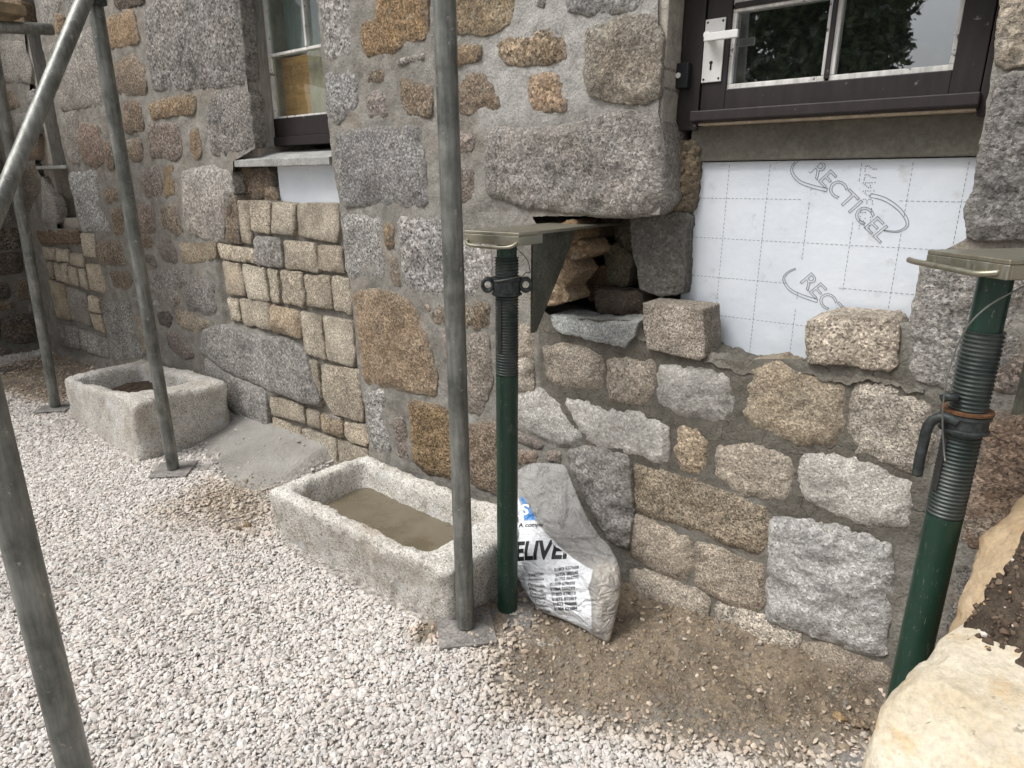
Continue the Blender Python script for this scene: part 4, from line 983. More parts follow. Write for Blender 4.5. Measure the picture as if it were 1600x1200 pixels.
box('bottom_rail', pxl - .0038, pxr + .0038, yl0 + .0005, yl1, zrail - .03, zp - .004, DARKPAINT, door, .002)
H = zm - zp
for k, (a, b) in enumerate([(zp, zm - .007), (zm + .007, zm + .30)]):
    for c, d in [(pxl, pm - .008), (pm + .008, pxr)]:
        box('pane', c - .003, d + .003, yl0 + .022, yl0 + .026, a - .003, b + .003, GLASS, door, 0)
        w_ = .0075
        bm = bmesh.new()
        for bx in [(c - .004, d + .004, a - .004, a + w_), (c - .004, d + .004, b - w_ * .7, b + .003), (c - .004, c + w_ * .8, a + w_ + .0005, b - w_ * .7 - .0005), (d - w_ * .6, d + .004, a + w_ + .0005, b - w_ * .7 - .0005)]:
            box_bm(bm, bx[0], bx[1], yl0 + .008, yl0 + .021, bx[2], bx[3], .0015)
        bm_obj('glazing_putty', bm, WHITEPAINT, door)
box('glazing_bar', pm - .005, pm + .005, yl0 + .002, yl1 - .004, zp, 2.3, DARKPAINT, door, .0015)
box('glazing_bar', pxl, pm - .0055, yl0 + .003, yl1 - .004, zm - .006, zm + .006, DARKPAINT, door, .0015)
box('glazing_bar', pm + .0055, pxr, yl0 + .003, yl1 - .004, zm - .006, zm + .006, DARKPAINT, door, .0015)
# weather board along the foot of the door
yw = YD - .045
wl = P(1078, 173, yw); wr = P(1533, 140, yw); wb = P(1085, 192, yw)
prof = [(YD + .002, zrail - .004), (yw, wl[1] - .001), (yw, wb[1] + .004), (YD + .002, wb[1] - .004)]
bm = bmesh.new()
xa_, xb_ = wl[0], wr[0]
A = [bm.verts.new((xa_, y, z)) for y, z in prof]; B = [bm.verts.new((xb_, y, z)) for y, z in prof]
bm.faces.new(A); bm.faces.new(B[::-1])
for i in range(4): bm.faces.new((A[i], B[i], B[(i + 1) % 4], A[(i + 1) % 4]))
bmesh.ops.bevel(bm, geom=list(bm.edges), offset=.0025, segments=2, profile=.6, affect='EDGES')
bm_obj('weather_board', bm, DARKPAINT, door)
zs = P(1310, 176, YD - .01)[1]
box('threshold', P(1096, 196, YD)[0], xb_ - .004, YD - .022, YD + .06, zs - .007, wb[1] - .005, PALEWOOD, door, .002)
# handle
hx0, hz1 = P(1103, 31, YD); hx1, hz0 = P(1126, 127, YD)
hp = box('handle_plate', hx0, hx1, YD - .001, YD + .0035, hz0, hz1, WHITEPLASTIC, door, .0018)
hy = YD - .028
hv = P(1112, 58, YD); he = P(1154, 53, hy)
lathe('door_handle', [(.011, 0), (.011, .004), (.008, .006), (.008, .030)], (hv[0], YD - .0012, hv[1] + .001), (0, -1, 0), WHITEPLASTIC, door, 18)
hl0 = P(1101, 59, hy)
box('door_handle', hl0[0], he[0], hy - .006, hy + .004, hl0[1] - .0085, hl0[1] + .0085, WHITEPLASTIC, door, .002)
kx, kz = P(1111, 101, YD)
lathe('keyhole', [(.0042, 0), (.0042, .0006)], (kx, YD - .0012, kz + .004), (0, -1, 0), BLACKPLASTIC, door, 14)
box('keyhole', kx - .0022, kx + .0022, YD - .0018, YD - .0012, kz - .012, kz + .002, BLACKPLASTIC, door, 0)
for dx in (.006, hx1 - hx0 - .006):
    for zz in (hz0 + .007, hz1 - .007):
        lathe('screw', [(.0028, 0), (.0024, .0008)], (hx0 + dx, YD - .0012, zz), (0, -1, 0), DARKSTEEL, door, 10)
# bell push
b0 = P(1054, 100, .07); b1 = P(1074, 137, .07)
bell = box('bell_push', b0[0], b1[0], .066, YD - .0025, b1[1], b0[1], BLACKPLASTIC, house, .002)
bc = P(1060, 118, .066)
lathe('push_button', [(.0062, 0), (.0062, .003), (.005, .004)], (bc[0], .0655, bc[1]), (0, -1, 0), WHITEPLASTIC, bell, 16)
# concrete sill under the door
zi = P(1300, 248, .10)[1]
box('concrete_sill', P(1085, 225, .10)[0] - .01, -.09, .10, .20, zi, zs - .012, CONCRETE, house, .003)

# ---- middle window
YW = .10
wx0 = P(402, 100, YW)[0]; wx1 = xw1 + .06
zsill = P(450, 230, YW)[1]
box('reveal_board', xw0 - .03, xw0 + .004, .006, YW - .001, zsill + .002, 2.39, GREYWOOD, house, .002)
win = thing('window', None, None, (wx0, YW, zsill)); win.parent = house
sx1 = P(411, 60, YW)[0]
box('frame', xw0 - .03, sx1, YW, YW + .05, zsill + .004, 2.39, DARKPAINT, win, .002)
zb0, zb1 = P(470, 227, YW)[1], P(470, 212, YW)[1]
box('frame', sx1 + .001, wx1, YW - .008, YW + .05, zb0 + .002, zb1, DARKPAINT, win, .002)
zr1 = P(470, 182, YW + .01)[1]
box('bottom_rail', sx1 + .001, wx1, YW + .006, YW + .045, zb1 + .0015, zr1, DARKPAINT, win, .002)
zbar = P(440, 83, YW + .01)[1]; mx = P(475, 40, YW + .01)[0]
box('glazing_bar', sx1 + .012, wx1, YW + .012, YW + .036, zbar - .005, zbar + .005, WHITEPAINT, win, .0015)
box('glazing_bar', mx - .006, mx + .006, YW + .010, YW + .036, zbar + .006, 2.39, WHITEPAINT, win, .0015)
box('glazing_putty', sx1 + .0012, sx1 + .011, YW + .008, YW + .036, zr1, 2.39, WHITEPAINT, win, .0015)
box('glazing_putty', sx1 + .012, wx1, YW + .016, YW + .036, zr1 + .0005, zr1 + .008, WHITEPAINT, win, .0015)
box('pane', sx1 + .011, mx - .006, YW + .026, YW + .030, zbar + .005, 2.38, GLASS_OLD, win, 0)
box('pane', mx + .006, wx1, YW + .026, YW + .030, zbar + .005, 2.38, GLASS_OLD, win, 0)
box('pane', sx1 + .011, wx1, YW + .026, YW + .030, zr1 + .008, zbar - .005, GLASS_OLD, win, 0)
px0 = P(436, 120, .17)[0]; px1_ = P(484, 120, .17)[0]; zply = P(440, 92, .17)[1]
box('plywood_board', px0, px1_, .17, .185, zr1 - .03, zply, PLYWOOD, house, .001)
box('plywood_board', px1_ + .001, px1_ + .30, .166, .185, zr1 - .03, zply + .02, PALEWOOD, house, .001)
box('curtain', sx1 - .03, wx1 + .05, .200, .215, zply + .012, 2.39, CURTAIN, house, .001)
box('lining', sx1 - .02, px0 - .004, .152, .19, zr1 - .02, zbar, WHITEPLASTIC, house, .001)
# slate sill, cracked across
sl = P(366, 250, -.004); sr = P(522, 254, -.004); sb = P(430, 262, -.004)
xs0, xs1 = sl[0], xw1 - .004
zt = P(440, 248, -.004)[1]
prism_pts = [(xs0, -.006), (xs1, -.006), (xs1, .155), (xw0 + .006, .155), (xw0 - .01, .07)]
bm = bmesh.new()
A = [bm.verts.new((x, y, zt - .026)) for x, y in prism_pts]; zbk = P(470, 231, YW)[1] - .003; B = [bm.verts.new((x, y, zt + (zbk - zt) * max(0, min(1, y / YW)))) for x, y in prism_pts]
bm.faces.new(A[::-1]); bm.faces.new(B)
for i in range(5): bm.faces.new((A[i], A[(i + 1) % 5], B[(i + 1) % 5], B[i]))
bmesh.ops.bevel(bm, geom=list(bm.edges), offset=.002, segments=2, profile=.6, affect='EDGES')
bm_obj('window_sill', bm, SLATE, house)
# pale board and dark rubble seen below the sill
bx0 = P(436, 290, .06)[0]
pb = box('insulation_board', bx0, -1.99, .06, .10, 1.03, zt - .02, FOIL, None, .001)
tag(pb, 'small grubby white foil board under the cracked sill of the middle window', 'insulation board')
for q, t in [([(366, 262), (392, 262), (396, 312), (372, 312)], (.20, .155, .11, .3)), ([(394, 264), (420, 266), (424, 300), (398, 312)], (.17, .13, .10, .3)), ([(416, 292), (430, 296), (434, 314), (414, 314)], (.26, .20, .14, .3))]:
    S('B', q, y=.055, emb=.05, tint=t)

# ---- far window
fw = thing('window', None, None, (-4.7, .1, 1.3)); fw.parent = house
fl = P(40, 50)[0]
zs2 = P(80, 262, 0)[1]
box('reveal_board', fl - .03, fl + .004, .006, .14, zs2 + .012, 2.39, GREYWOOD, fw, .002)
box('frame', fl + .005, fl + .07, .12, .16, zs2 + .012, 2.39, DARKPAINT, fw, .002)
box('pane', fl + .071, fl + .5, .14, .144, zs2 + .012, 2.39, GLASS, fw, 0)
box('frame', fl + .071, fl + .5, .12, .139, zs2 + .012, zs2 + .07, DARKPAINT, fw, .002)
box('window_sill', P(57, 262, -.02)[0], -4.44, -.022, .119, zs2 - .008, zs2 + .010, SLATE, house, .002)

# ---- white insulation board in the doorway
YI = .117
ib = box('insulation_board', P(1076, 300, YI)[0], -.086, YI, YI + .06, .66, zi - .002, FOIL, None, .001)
tag(ib, 'large white foil faced insulation board with printed grid filling the doorway below the door', 'insulation board')
def flat_mesh(name, polys, mat, parent, y):
    vs, fs = [], []
    for q in polys:
        fs.append(tuple(range(len(vs), len(vs) + len(q)))); vs += [(x, y, z) for x, z in q]
    return mesh_obj(name, vs, fs, mat, parent, False)
def stroke(pts, w):
    pts = np.array(pts); out = []
    for a, b in zip(pts[:-1], pts[1:]):
        t = b - a; L = np.linalg.norm(t)
        if L < 1e-9: continue
        t = t / L; n = np.array([-t[1], t[0]]) * w / 2; e = t * w * .3
        out.append([tuple(a - n - e), tuple(b - n + e), tuple(b + n + e), tuple(a + n - e)])
    return out
yt = YI - .0008
def T(px, py): return np.array(P(px, py, yt))
o0 = T(1135, 310); dash = []
LOGO1 = T(1326, 308); D12 = T(1239, 447) - T(1254, 267); D12 = T(1257, 437) - T(1271, 263)
LOGO2 = LOGO1 + D12
def near_logo(p):
    for Lc in (LOGO1, LOGO2):
        q = p - Lc; a = -.62; u = q[0] * math.cos(a) + q[1] * math.sin(a); v = -q[0] * math.sin(a) + q[1] * math.cos(a)
        if abs(u) < .135 and abs(v) < .034: return True
        if abs(q[1]) < .012 and abs(q[0]) < .10: return True
    return False
for i in range(-1, 7):
    x = o0[0] + .0985 * i
    for z in np.arange(.70, zi - .006, .0105):
        if -.70 - .03 < x < -.09 and not near_logo(np.array([x, z])): dash += stroke([(x, z), (x, z + .006)], .0009)
for j in range(-5, 1):
    z = o0[1] + .0985 * j
    for x in np.arange(-.725, -.09, .0105):
        if not near_logo(np.array([x, z])): dash += stroke([(x, z), (x + .006, z)], .0009)
tag(flat_mesh('printed_grid', dash, PRINT, ib, yt), kind='stuff')

def text_outline(txt, size=1.0):
    cu = bpy.data.curves.new('lettering', 'FONT'); cu.body = txt; cu.size = size; cu.resolution_u = 4
    cu.align_x = 'CENTER'; cu.align_y = 'CENTER'; cu.fill_mode = 'NONE'; cu.space_character = 1.0
    o = bpy.data.objects.new('lettering', cu); COL.objects.link(o)
    dg = bpy.context.evaluated_depsgraph_get(); dg.update()
    me = bpy.data.meshes.new_from_object(o.evaluated_get(dg))
    v = np.array([q.co[:] for q in me.vertices]); e = [tuple(q.vertices) for q in me.edges]
    bpy.data.objects.remove(o); bpy.data.curves.remove(cu); bpy.data.meshes.remove(me)
    return v, e
tv, te = text_outline('RECTICEL')
wv = tv[:, 0].max() - tv[:, 0].min(); hv_ = tv[:, 1].max() - tv[:, 1].min()
ld = T(1382, 368) - T(1276, 262); Llen = np.linalg.norm(ld); lu = ld / Llen; lv = np.array([-lu[1], lu[0]])
tcx = (tv[:, 0].max() + tv[:, 0].min()) / 2; tcy = (tv[:, 1].max() + tv[:, 1].min()) / 2
mid = (T(1382, 368) + T(1276, 262)) / 2
arcL = [(1256, 246), (1243, 254), (1237, 264), (1240, 274), (1250, 284), (1268, 291), (1292, 297)]
arcR = [(1360, 305), (1382, 311), (1403, 325), (1416, 342), (1417, 353), (1408, 360), (1398, 362), (1381, 360)]
def logo(shift):
    polys = []
    for a, b in te:
        q = []
        for i in (a, b):
            x = (tv[i, 0] - tcx) / wv * (Llen * 1.06); y = (tv[i, 1] - tcy) / hv_ * .0345
            q.append(mid + lu * x + lv * y + shift)
        polys += stroke(q, .0011)
    for arc, w0, w1 in ((arcL, .003, .0075), (arcR, .0080, .002)):
        c = smooth_path([np.r_[T(*p), 0] for p in arc], 7); c = np.array([q[:2] for q in c]) + shift
        t = np.gradient(c, axis=0); t /= np.linalg.norm(t, axis=1)[:, None]; nn = np.c_[-t[:, 1], t[:, 0]]
        ww = np.linspace(w0, w1, len(c))[:, None] / 2
        A_, B_ = c + nn * ww, c - nn * ww
        polys += stroke(np.r_[A_, B_[::-1], A_[:1]], .0011)
    out = [q for q in polys if max(p[1] for p in q) < zi - .003 and min(p[1] for p in q) > .70]
    return out
flat_mesh('printed_logo', logo(np.zeros(2)), PRINT, ib, yt - .0003)
flat_mesh('printed_logo', logo(D12), PRINT, ib, yt - .0003)
# dot matrix code printed up the board (traced as dots)
dots = []
CH = [[(952, 200), (948, 225), (944, 248), (968, 196), (988, 198), (1005, 212), (1028, 226), (1046, 228), (1064, 228)],
      [(944, 290), (940, 315), (936, 338), (960, 286), (980, 288), (997, 300), (1018, 315), (1036, 317), (1054, 318)],
      [(928, 372), (950, 371), (972, 370), (994, 369), (1016, 368), (1048, 367), (944, 390), (962, 405), (980, 420), (1000, 420), (1000, 400)],
      [(926, 458), (950, 456), (975, 455), (1000, 454), (1036, 453), (945, 478), (960, 492), (985, 500)], [(930, 542), (950, 541), (985, 542), (1005, 543), (1022, 560), (1020, 590), (965, 560), (962, 580)],
      [(905, 630), (902, 655), (898, 680), (915, 682), (935, 680), (950, 680), (1010, 640), (1010, 672), (960, 630)], [(893, 720), (890, 745), (888, 768), (905, 768), (925, 768), (945, 740), (1000, 730), (1000, 760)],
      [(905, 798), (922, 798), (885, 815), (882, 845), (935, 815), (935, 835), (990, 815), (990, 850)]]
for ch in CH:
    for cx, cy in ch:
        q = T(1210 + cx / 6.667, 230 + cy / 6.667); r_ = .00125
        dots.append([(q[0] + r_ * math.cos(a), q[1] + r_ * math.sin(a)) for a in (.4, 1.66, 2.9, 4.2, 5.4)])
flat_mesh('printed_code', dots, PRINT, ib, yt - .0005)
# E_PART3
# ------------------------------------------------------------------ TROUGHS
def rrect(corners, rad, K=132):
    """rounded quad resampled to K points, corners counter-clockwise"""
    c = np.array(corners, float); n = 4; pts = []
    for i in range(n):
        a, b, d = c[i - 1], c[i], c[(i + 1) % n]
        u_ = (a - b) / np.linalg.norm(a - b); v_ = (d - b) / np.linalg.norm(d - b)
        p0, p1 = b + u_ * rad, b + v_ * rad
        for t in np.linspace(0, 1, 8): pts.append((1 - t) ** 2 * p0 + 2 * t * (1 - t) * b + t * t * p1)
    pts = np.array(pts + [pts[0]]); L = np.r_[0, np.cumsum(np.linalg.norm(np.diff(pts, axis=0), axis=1))]
    s_ = np.linspace(0, L[-1], K, endpoint=False)
    return np.c_[np.interp(s_, L, pts[:, 0]), np.interp(s_, L, pts[:, 1])]
def inset(corners, d):
    c = np.array(corners, float); out = []
    for i in range(4):
        a, b, e = c[i - 1], c[i], c[(i + 1) % 4]
        out.append(b + (a - b) / np.linalg.norm(a - b) * d[0] + (e - b) / np.linalg.norm(e - b) * d[0])
    return np.array(out)
def trough(label, top, bottom, inner, zt, floor, seed, group):
    """top: 4 (x,y) outer corners; zt: 4 rim heights; inner: 4 corners of the opening"""
    K = 230
    top = np.array(top, float); bottom = np.array(bottom, float); inner = np.array(inner, float)
    def zr(p):      # bilinear-ish rim height by nearest weights
        w = 1 / (np.linalg.norm(p[:, None] - top[None], axis=2) ** 2 + .01); w /= w.sum(1, keepdims=True)
        return w @ np.array(zt)
    rings = []
    ob, ot, ii = rrect(bottom, .03, K), rrect(top, .022, K), rrect(inner, .03, K)
    it = np.array(inner); fl = rrect(inner + (inner.mean(0) - inner) * .10, .05, K)
    z = zr(ot)
    rings.append(np.c_[ob, np.full(K, -.03)])
    for t in (.08, .2, .32, .44, .56, .68, .8, .88): rings.append(np.c_[ob + (ot - ob) * min(1, t * 1.05), z * t])
    rings.append(np.c_[ot + (ii - ot) * .05, z * .95])
    for t, dz in ((.12, -.004), (.22, 0), (.38, .002), (.54, .003), (.70, .002), (.84, 0), (.94, -.005)):
        p = ot + (ii - ot) * t; rings.append(np.c_[p, zr(p) + dz])
    zi_ = zr(ii)
    for t in (.08, .2, .4, .6, .8, 1.0): rings.append(np.c_[ii + (fl - ii) * t, zi_ * .94 + (floor - zi_ * .94) * t])
    c = fl.mean(0)
    for t in (.5,): rings.append(np.c_[fl + (c - fl) * t, np.full(K, floor)])
    v = np.concatenate(rings); v = np.r_[v, [[c[0], c[1], floor]]]
    so = np.array([seed * 5.1, seed * 2.3, 0])
    q = v + so
    disp = np.c_[fbm(q * 6, 3, 91), fbm(q * 6, 3, 92), fbm(q * 6, 3, 93)] * .012 + np.c_[fbm(q * 24, 3, 94), fbm(q * 24, 3, 95), fbm(q * 24, 3, 96)] * .0075 + np.c_[fbm(q * 70, 2, 97), fbm(q * 70, 2, 98), fbm(q * 70, 2, 99)] * .0040
    v = v + disp
    fs = []
    for i in range(len(rings) - 1):
        for k in range(K):
            k2 = (k + 1) % K; fs.append((i * K + k, i * K + k2, (i + 1) * K + k2, (i + 1) * K + k))
    b = (len(rings) - 1) * K
    for k in range(K): fs.append((b + k, b + (k + 1) % K, len(v) - 1))
    o = mesh_obj('stone_trough', v, fs, TROUGH, None, origin=(c[0], c[1], 0))
    return tag(o, label, 'trough', group)
trough('near granite trough holding muddy water, behind the middle scaffold pole', [(-1.845, -.508), (-1.035, -.495), (-1.025, -.125), (-1.82, -.110)], [(-1.905, -.47), (-1.07, -.455), (-1.05, -.10), (-1.86, -.10)],
       [(-1.77, -.452), (-1.155, -.452), (-1.15, -.185), (-1.775, -.165)], [.20, .20, .20, .20], .06, 1, 'granite troughs on the gravel')
trough('far granite trough filled with earth, behind the second scaffold pole', [(-3.70, -.470), (-2.865, -.475), (-2.835, -.07), (-3.76, -.04)], [(-3.80, -.445), (-2.915, -.485), (-2.87, -.05), (-3.80, -.03)],
       [(-3.62, -.435), (-3.02, -.41), (-3.00, -.135), (-3.64, -.12)], [.228, .288, .282, .232], .10, 2, 'granite troughs on the gravel')
wq = rrect([(-1.765, -.447), (-1.16, -.447), (-1.155, -.19), (-1.77, -.17)], .03, 90); wq = wq + (wq - wq.mean(0)) * .01
rs = [wq + (wq.mean(0) - wq) * t for t in np.linspace(0, .95, 12)]
v = np.concatenate([np.c_[r_, np.full(len(r_), .112)] for r_ in rs] + [[[*wq.mean(0), .112]]]); v[:, 2] += .0015 * fbm(v * 12, 2, 4)
K = 90; fs = [(i * K + k, i * K + (k + 1) % K, (i + 1) * K + (k + 1) % K, (i + 1) * K + k) for i in range(11) for k in range(K)] + [(11 * K + k, 11 * K + (k + 1) % K, 12 * K) for k in range(K)]
tag(mesh_obj('muddy_water', v, fs, MUD), 'brown muddy water standing in the near trough', None, None, 'stuff')
sq = rrect([(-3.61, -.43), (-3.03, -.405), (-3.01, -.14), (-3.63, -.125)], .03, 90); sq = sq + (sq - sq.mean(0)) * .03
rs = [sq + (sq.mean(0) - sq) * t for t in np.linspace(0, .96, 22)]
v = np.concatenate([np.c_[r_, np.full(len(r_), .175)] for r_ in rs] + [[[*sq.mean(0), .175]]])
v[:, 2] += .022 * fbm(v * 9, 3, 5) + .012 * fbm(v * 40, 3, 6) + (v[:, 0] + 3.3) * .06
fs = [(i * K + k, i * K + (k + 1) % K, (i + 1) * K + (k + 1) % K, (i + 1) * K + k) for i in range(21) for k in range(K)] + [(21 * K + k, 21 * K + (k + 1) % K, 22 * K) for k in range(K)]
tag(mesh_obj('earth', v, fs, SOIL), 'dark earth filling the far trough', None, None, 'stuff')

# ------------------------------------------------------------------ SCAFFOLD
def pole(label, base, top, plate_rot=0.6, mark=True):
    t = thing('scaffold_pole', label, 'scaffold pole', base, 'upright scaffold poles')
    b, tp = np.array(base, float), np.array(top, float); ax = tp - b; L = np.linalg.norm(ax)
    prof = [(.0218, .010)] + [(.02415 + .00018 * math.sin(h * 9) , h) for h in np.linspace(.012, L, 40)]
    lathe('tube', prof, b, ax, GALV, t, 32)
    bm = bmesh.new()
    bmesh.ops.create_cube(bm, size=1, matrix=Matrix.Translation((b[0], b[1], b[2] + .004)) @ Matrix.Rotation(plate_rot, 4, 'Z') @ Matrix.Diagonal((.152, .152, .007, 1)))
    bmesh.ops.bevel(bm, geom=list(bm.edges), offset=.0012, segments=1, affect='EDGES')
    bm_obj('base_plate', bm, STEEL, t)
    lathe('spigot', [(.019, .0), (.019, .05)], b + np.array([0, 0, .0078]), (0, 0, 1), STEEL, t, 20)
    return t
def top_from(px0, py0, y, px1=None):
    return onY(px0, py0, y)
pole('middle scaffold pole standing by the right end of the near trough', (-1.022, -.447, .012), onY(683, -330, -.447), 0.83)
pole('scaffold pole by the corner of the far trough, with a brace meeting its top', (-2.68, -.441, .010), onY(84, -380, -.441), 0.80)
pole('distant scaffold pole left of the far trough', (-3.98, -.447, .010), onY(-46, -120, -.447), 0.85)
nb = np.array([-1.128, -1.318])
pole('nearest scaffold pole cutting the lower left of the photo', (nb[0] + .012, nb[1] - .008, .008), (nb[0] - .035, nb[1] + .012, 2.3), 0.5)
pole('scaffold pole far away at the left edge of the photo', (-5.05, -.45, .01), (-5.05, -.45, 2.3), 0.8)
# diagonal brace and the tube that carries the boards
b0, b1 = onY(131, 2, -.50), at(8, 298, 1.97)
bd = (b1 - b0) / np.linalg.norm(b1 - b0)
br = thing('scaffold_brace', 'diagonal scaffold brace running down from the second pole to the left edge', 'scaffold brace', tuple(b1))
q0, q1 = b0 - bd * .10, b1 + bd * ((b1[2] - .03) / -bd[2])
lathe('tube', [(.0235, 0)] + [(.02415, h) for h in np.linspace(.002, np.linalg.norm(q1 - q0), 20)], q0, q1 - q0, GALV, br, 32)
cp = onY(150, 0, -.447)
cpl = lathe('coupler', [(.027, 0), (.032, .003), (.032, .047), (.027, .05)], (cp[0], cp[1], cp[2] - .015), (.05, 0, 1), DARKSTEEL, br, 28)
pb_ = b0 - bd * .06
lathe('coupler', [(.027, 0), (.032, .003), (.032, .047), (.027, .05)], pb_ - bd * .03, bd, DARKSTEEL, br, 28)
t0, t1 = onX(-6, 42, -3.6), onX(81, 46, -3.6)
td = (t1 - t0) / np.linalg.norm(t1 - t0)
tr = thing('scaffold_tube', 'horizontal scaffold tube under the board at the top left corner', 'scaffold tube', tuple(t1))
q0 = t1 - td * 1.25
lathe('tube', [(.0235, 0)] + [(.02415, h) for h in np.linspace(.002, 1.25, 12)] + [(.0235, 1.252)], q0, td, GALV, tr, 28)
zb_ = t1[2] + .027
for i in range(4):
    y1 = -.37 - i * .235
    bo = box('scaffold_board', -6.9, -3.53 - .02 * (i % 2), y1 - .225, y1, zb_, zb_ + .038, BOARDWOOD, None, .003)
    tag(bo, 'old timber scaffold board lying on the tube at the top left corner' if i == 0 else ['', 'second scaffold board from the house in the deck at the top left', 'third scaffold board from the house in the deck at the top left', 'outermost scaffold board of the deck at the top left'][i], 'scaffold board', 'boards of the scaffold deck')

# ------------------------------------------------------------------ PROPS
def prop(label, x, y, zpl, px, ylev, rot, lugs):
    """ylev: photo rows of plate bottom, thread top, collar top, collar bottom, thread bottom; rot: turn of the head"""
    t = thing('steel_prop', label, 'prop', (x, y, 0), 'green steel props holding up the lintels')
    za = [zat(x, y, r) for r in ylev]
    top, th1, c1, c0, th0 = za
    lathe('outer_tube', [(.0285, .012)] + [(.0285, h) for h in np.linspace(.014, th0, 16)], (x, y, 0), (0, 0, 1), GREEN, t, 32)
    def thread(a, b):
        pr = []; h = a
        while h < b: pr += [(.0268, h), (.0268, h + .0022), (.0292, h + .0036), (.0292, h + .0050)]; h += .0072
        return pr
    lathe('thread', thread(th0, th1), (x, y, 0), (0, 0, 1), THREAD, t, 32)
    lathe('inner_tube', [(.0242, h) for h in np.linspace(th1 - .01, top + .004, 6)], (x, y, 0), (0, 0, 1), GREEN, t, 32)
    # slot
    d = C0[:2] - np.array([x, y]); d /= np.linalg.norm(d); e = np.array([-d[1], d[0]])
    an = R(38) if lugs == 'ears' else R(48)
    sd = d * math.cos(an) - e * math.sin(an)
    bm = bmesh.new()
    sh = (c0 - th0) * .62
    bmesh.ops.create_cube(bm, size=1, matrix=Matrix.Translation((x + sd[0] * .0285, y + sd[1] * .0285, c0 - .012 - sh / 2)) @ Matrix.Rotation(math.atan2(sd[1], sd[0]), 4, 'Z') @ Matrix.Diagonal((.0034, .011, sh, 1)))
    bm_obj('slot', bm, UNLIT, t)
    col = lathe('collar', [(.029, c0), (.037, c0 + .001), (.037, c0 + .005), (.034, c0 + .007), (.034, c1 - .008), (.037, c1 - .006), (.037, c1), (.029, c1 + .001)], (x, y, 0), (0, 0, 1), DARKSTEEL, t, 32)
    zc = (c0 + c1) / 2
    if lugs == 'ears':
        for sgn in (-1, 1):
            p = np.array([x, y, zc + .004]) + np.r_[e, 0] * sgn * .046 + np.r_[d, 0] * .004
            vs, fs = [], []
            for (ro, ri) in ((.0165, .0085),):
                n_ = 20
                for k in range(n_):
                    a = 2 * math.pi * k / n_
                    for (r_, w_) in ((ri, -.009), (ro, -.009), (ro, .009), (ri, .009)):
                        vs.append(p + np.r_[e, 0] * r_ * math.cos(a) * 1.0 + np.array([0, 0, 1]) * r_ * 1.15 * math.sin(a) + np.r_[d, 0] * w_)
                for k in range(n_):
                    k2 = (k + 1) % n_
                    for j in range(4): fs.append((k * 4 + j, k * 4 + (j + 1) % 4, k2 * 4 + (j + 1) % 4, k2 * 4 + j))
            mesh_obj('lug', vs, fs, DARKSTEEL, col, True)
        wire = [np.array([x, y, zc + .03]) + np.r_[e, 0] * (-.032) * -1 + np.r_[d, 0] * .03]
        pts = [np.array([x, y, 0]) + np.r_[e * a + d * b, 0] + np.array([0, 0, c1 + h]) for a, b, h in ((.030, .020, .004), (.010, .036, .002), (-.015, .036, -.003), (-.030, .028, -.006))]
        tube_path('wire', smooth_path(pts, 6), .0016, GALV, t, 8)
        pts = [np.array([x, y, 0]) + np.r_[e * a + d * b, 0] + np.array([0, 0, h]) for a, b, h in ((.02, .03, top - .005), (.048, .012, top - .035), (.056, .01, top - .065), (.046, .012, c1 + .012), (.036, .014, c1 + .002))]
        tube_path('wire', smooth_path(pts, 6), .0009, DARKSTEEL, t, 6)
    else:
        lathe('rust_ring', [(.030, c1 + .0015), (.0385, c1 + .002), (.0385, c1 + .006), (.030, c1 + .0065)], (x, y, 0), (0, 0, 1), RUST, t, 32)
        hw = [onP(a, b, (x + d[0] * .03, y + d[1] * .03, 0), np.r_[d, 0]) for a, b in ((1497, 660), (1478, 652), (1460, 655), (1449, 668), (1443, 692), (1437, 718), (1433, 742))]
        tube_path('handle', smooth_path(hw, 6), .0085, DARKSTEEL, col, 14)
        hk = [onP(a, b, (x + d[0] * .03, y + d[1] * .03, 0), np.r_[d, 0]) for a, b in ((1498, 622), (1482, 620), (1470, 623))]
        tube_path('pin', hk, .0075, DARKSTEEL, col, 12)
        pts = [onP(a, b, (x + d[0] * .045, y + d[1] * .045, 0), np.r_[d, 0]) for a, b in ((1600, 448), (1560, 468), (1530, 490), (1508, 516), (1492, 550), (1480, 590), (1473, 640), (1474, 690), (1477, 722))]
        tube_path('wire', smooth_path(pts, 6), .0014, GALV, t, 8)
    # plate on the prop's head: a tray with a long tongue that runs into the wall, and a gusset below
    head = thing('support_head', None, None, (x, y, top)); head.parent = t; head.location = (0, 0, top)
    ca, sa = math.cos(rot), math.sin(rot)
    def W3(u_, v_, z): return (x + ca * u_ - sa * v_, y + sa * u_ + ca * v_, z)
    def slab(name, poly, z0, z1, mat):
        bm = bmesh.new(); A = [bm.verts.new(W3(a, b, z0)) for a, b in poly]; B = [bm.verts.new(W3(a, b, z1)) for a, b in poly]; n_ = len(poly)
        bm.faces.new(A[::-1]); bm.faces.new(B)
        for i in range(n_): bm.faces.new((A[i], A[(i + 1) % n_], B[(i + 1) % n_], B[i]))
        bmesh.ops.bevel(bm, geom=list(bm.edges), offset=.0012, segments=1, affect='EDGES')
        return bm_obj(name, bm, mat, head)
    w = .078; f0 = -.062
    slab('plate', [(-w, f0), (w, f0), (w, .10), (w, .46), (-w, .46)], zpl - .007, zpl, ZINC)
    slab('flange', [(-w, f0), (w, f0), (w, f0 + .006), (-w, f0 + .006)], zpl - .029, zpl - .0072, ZINC)
    slab('flange', [(w - .006, f0 + .0065), (w, f0 + .0065), (w, f0 + .10), (w - .006, f0 + .10)], zpl - .029, zpl - .0072, ZINC)
    slab('flange', [(-w, f0 + .0065), (-w + .006, f0 + .0065), (-w + .006, f0 + .10), (-w, f0 + .10)], zpl - .029, zpl - .0072, ZINC)
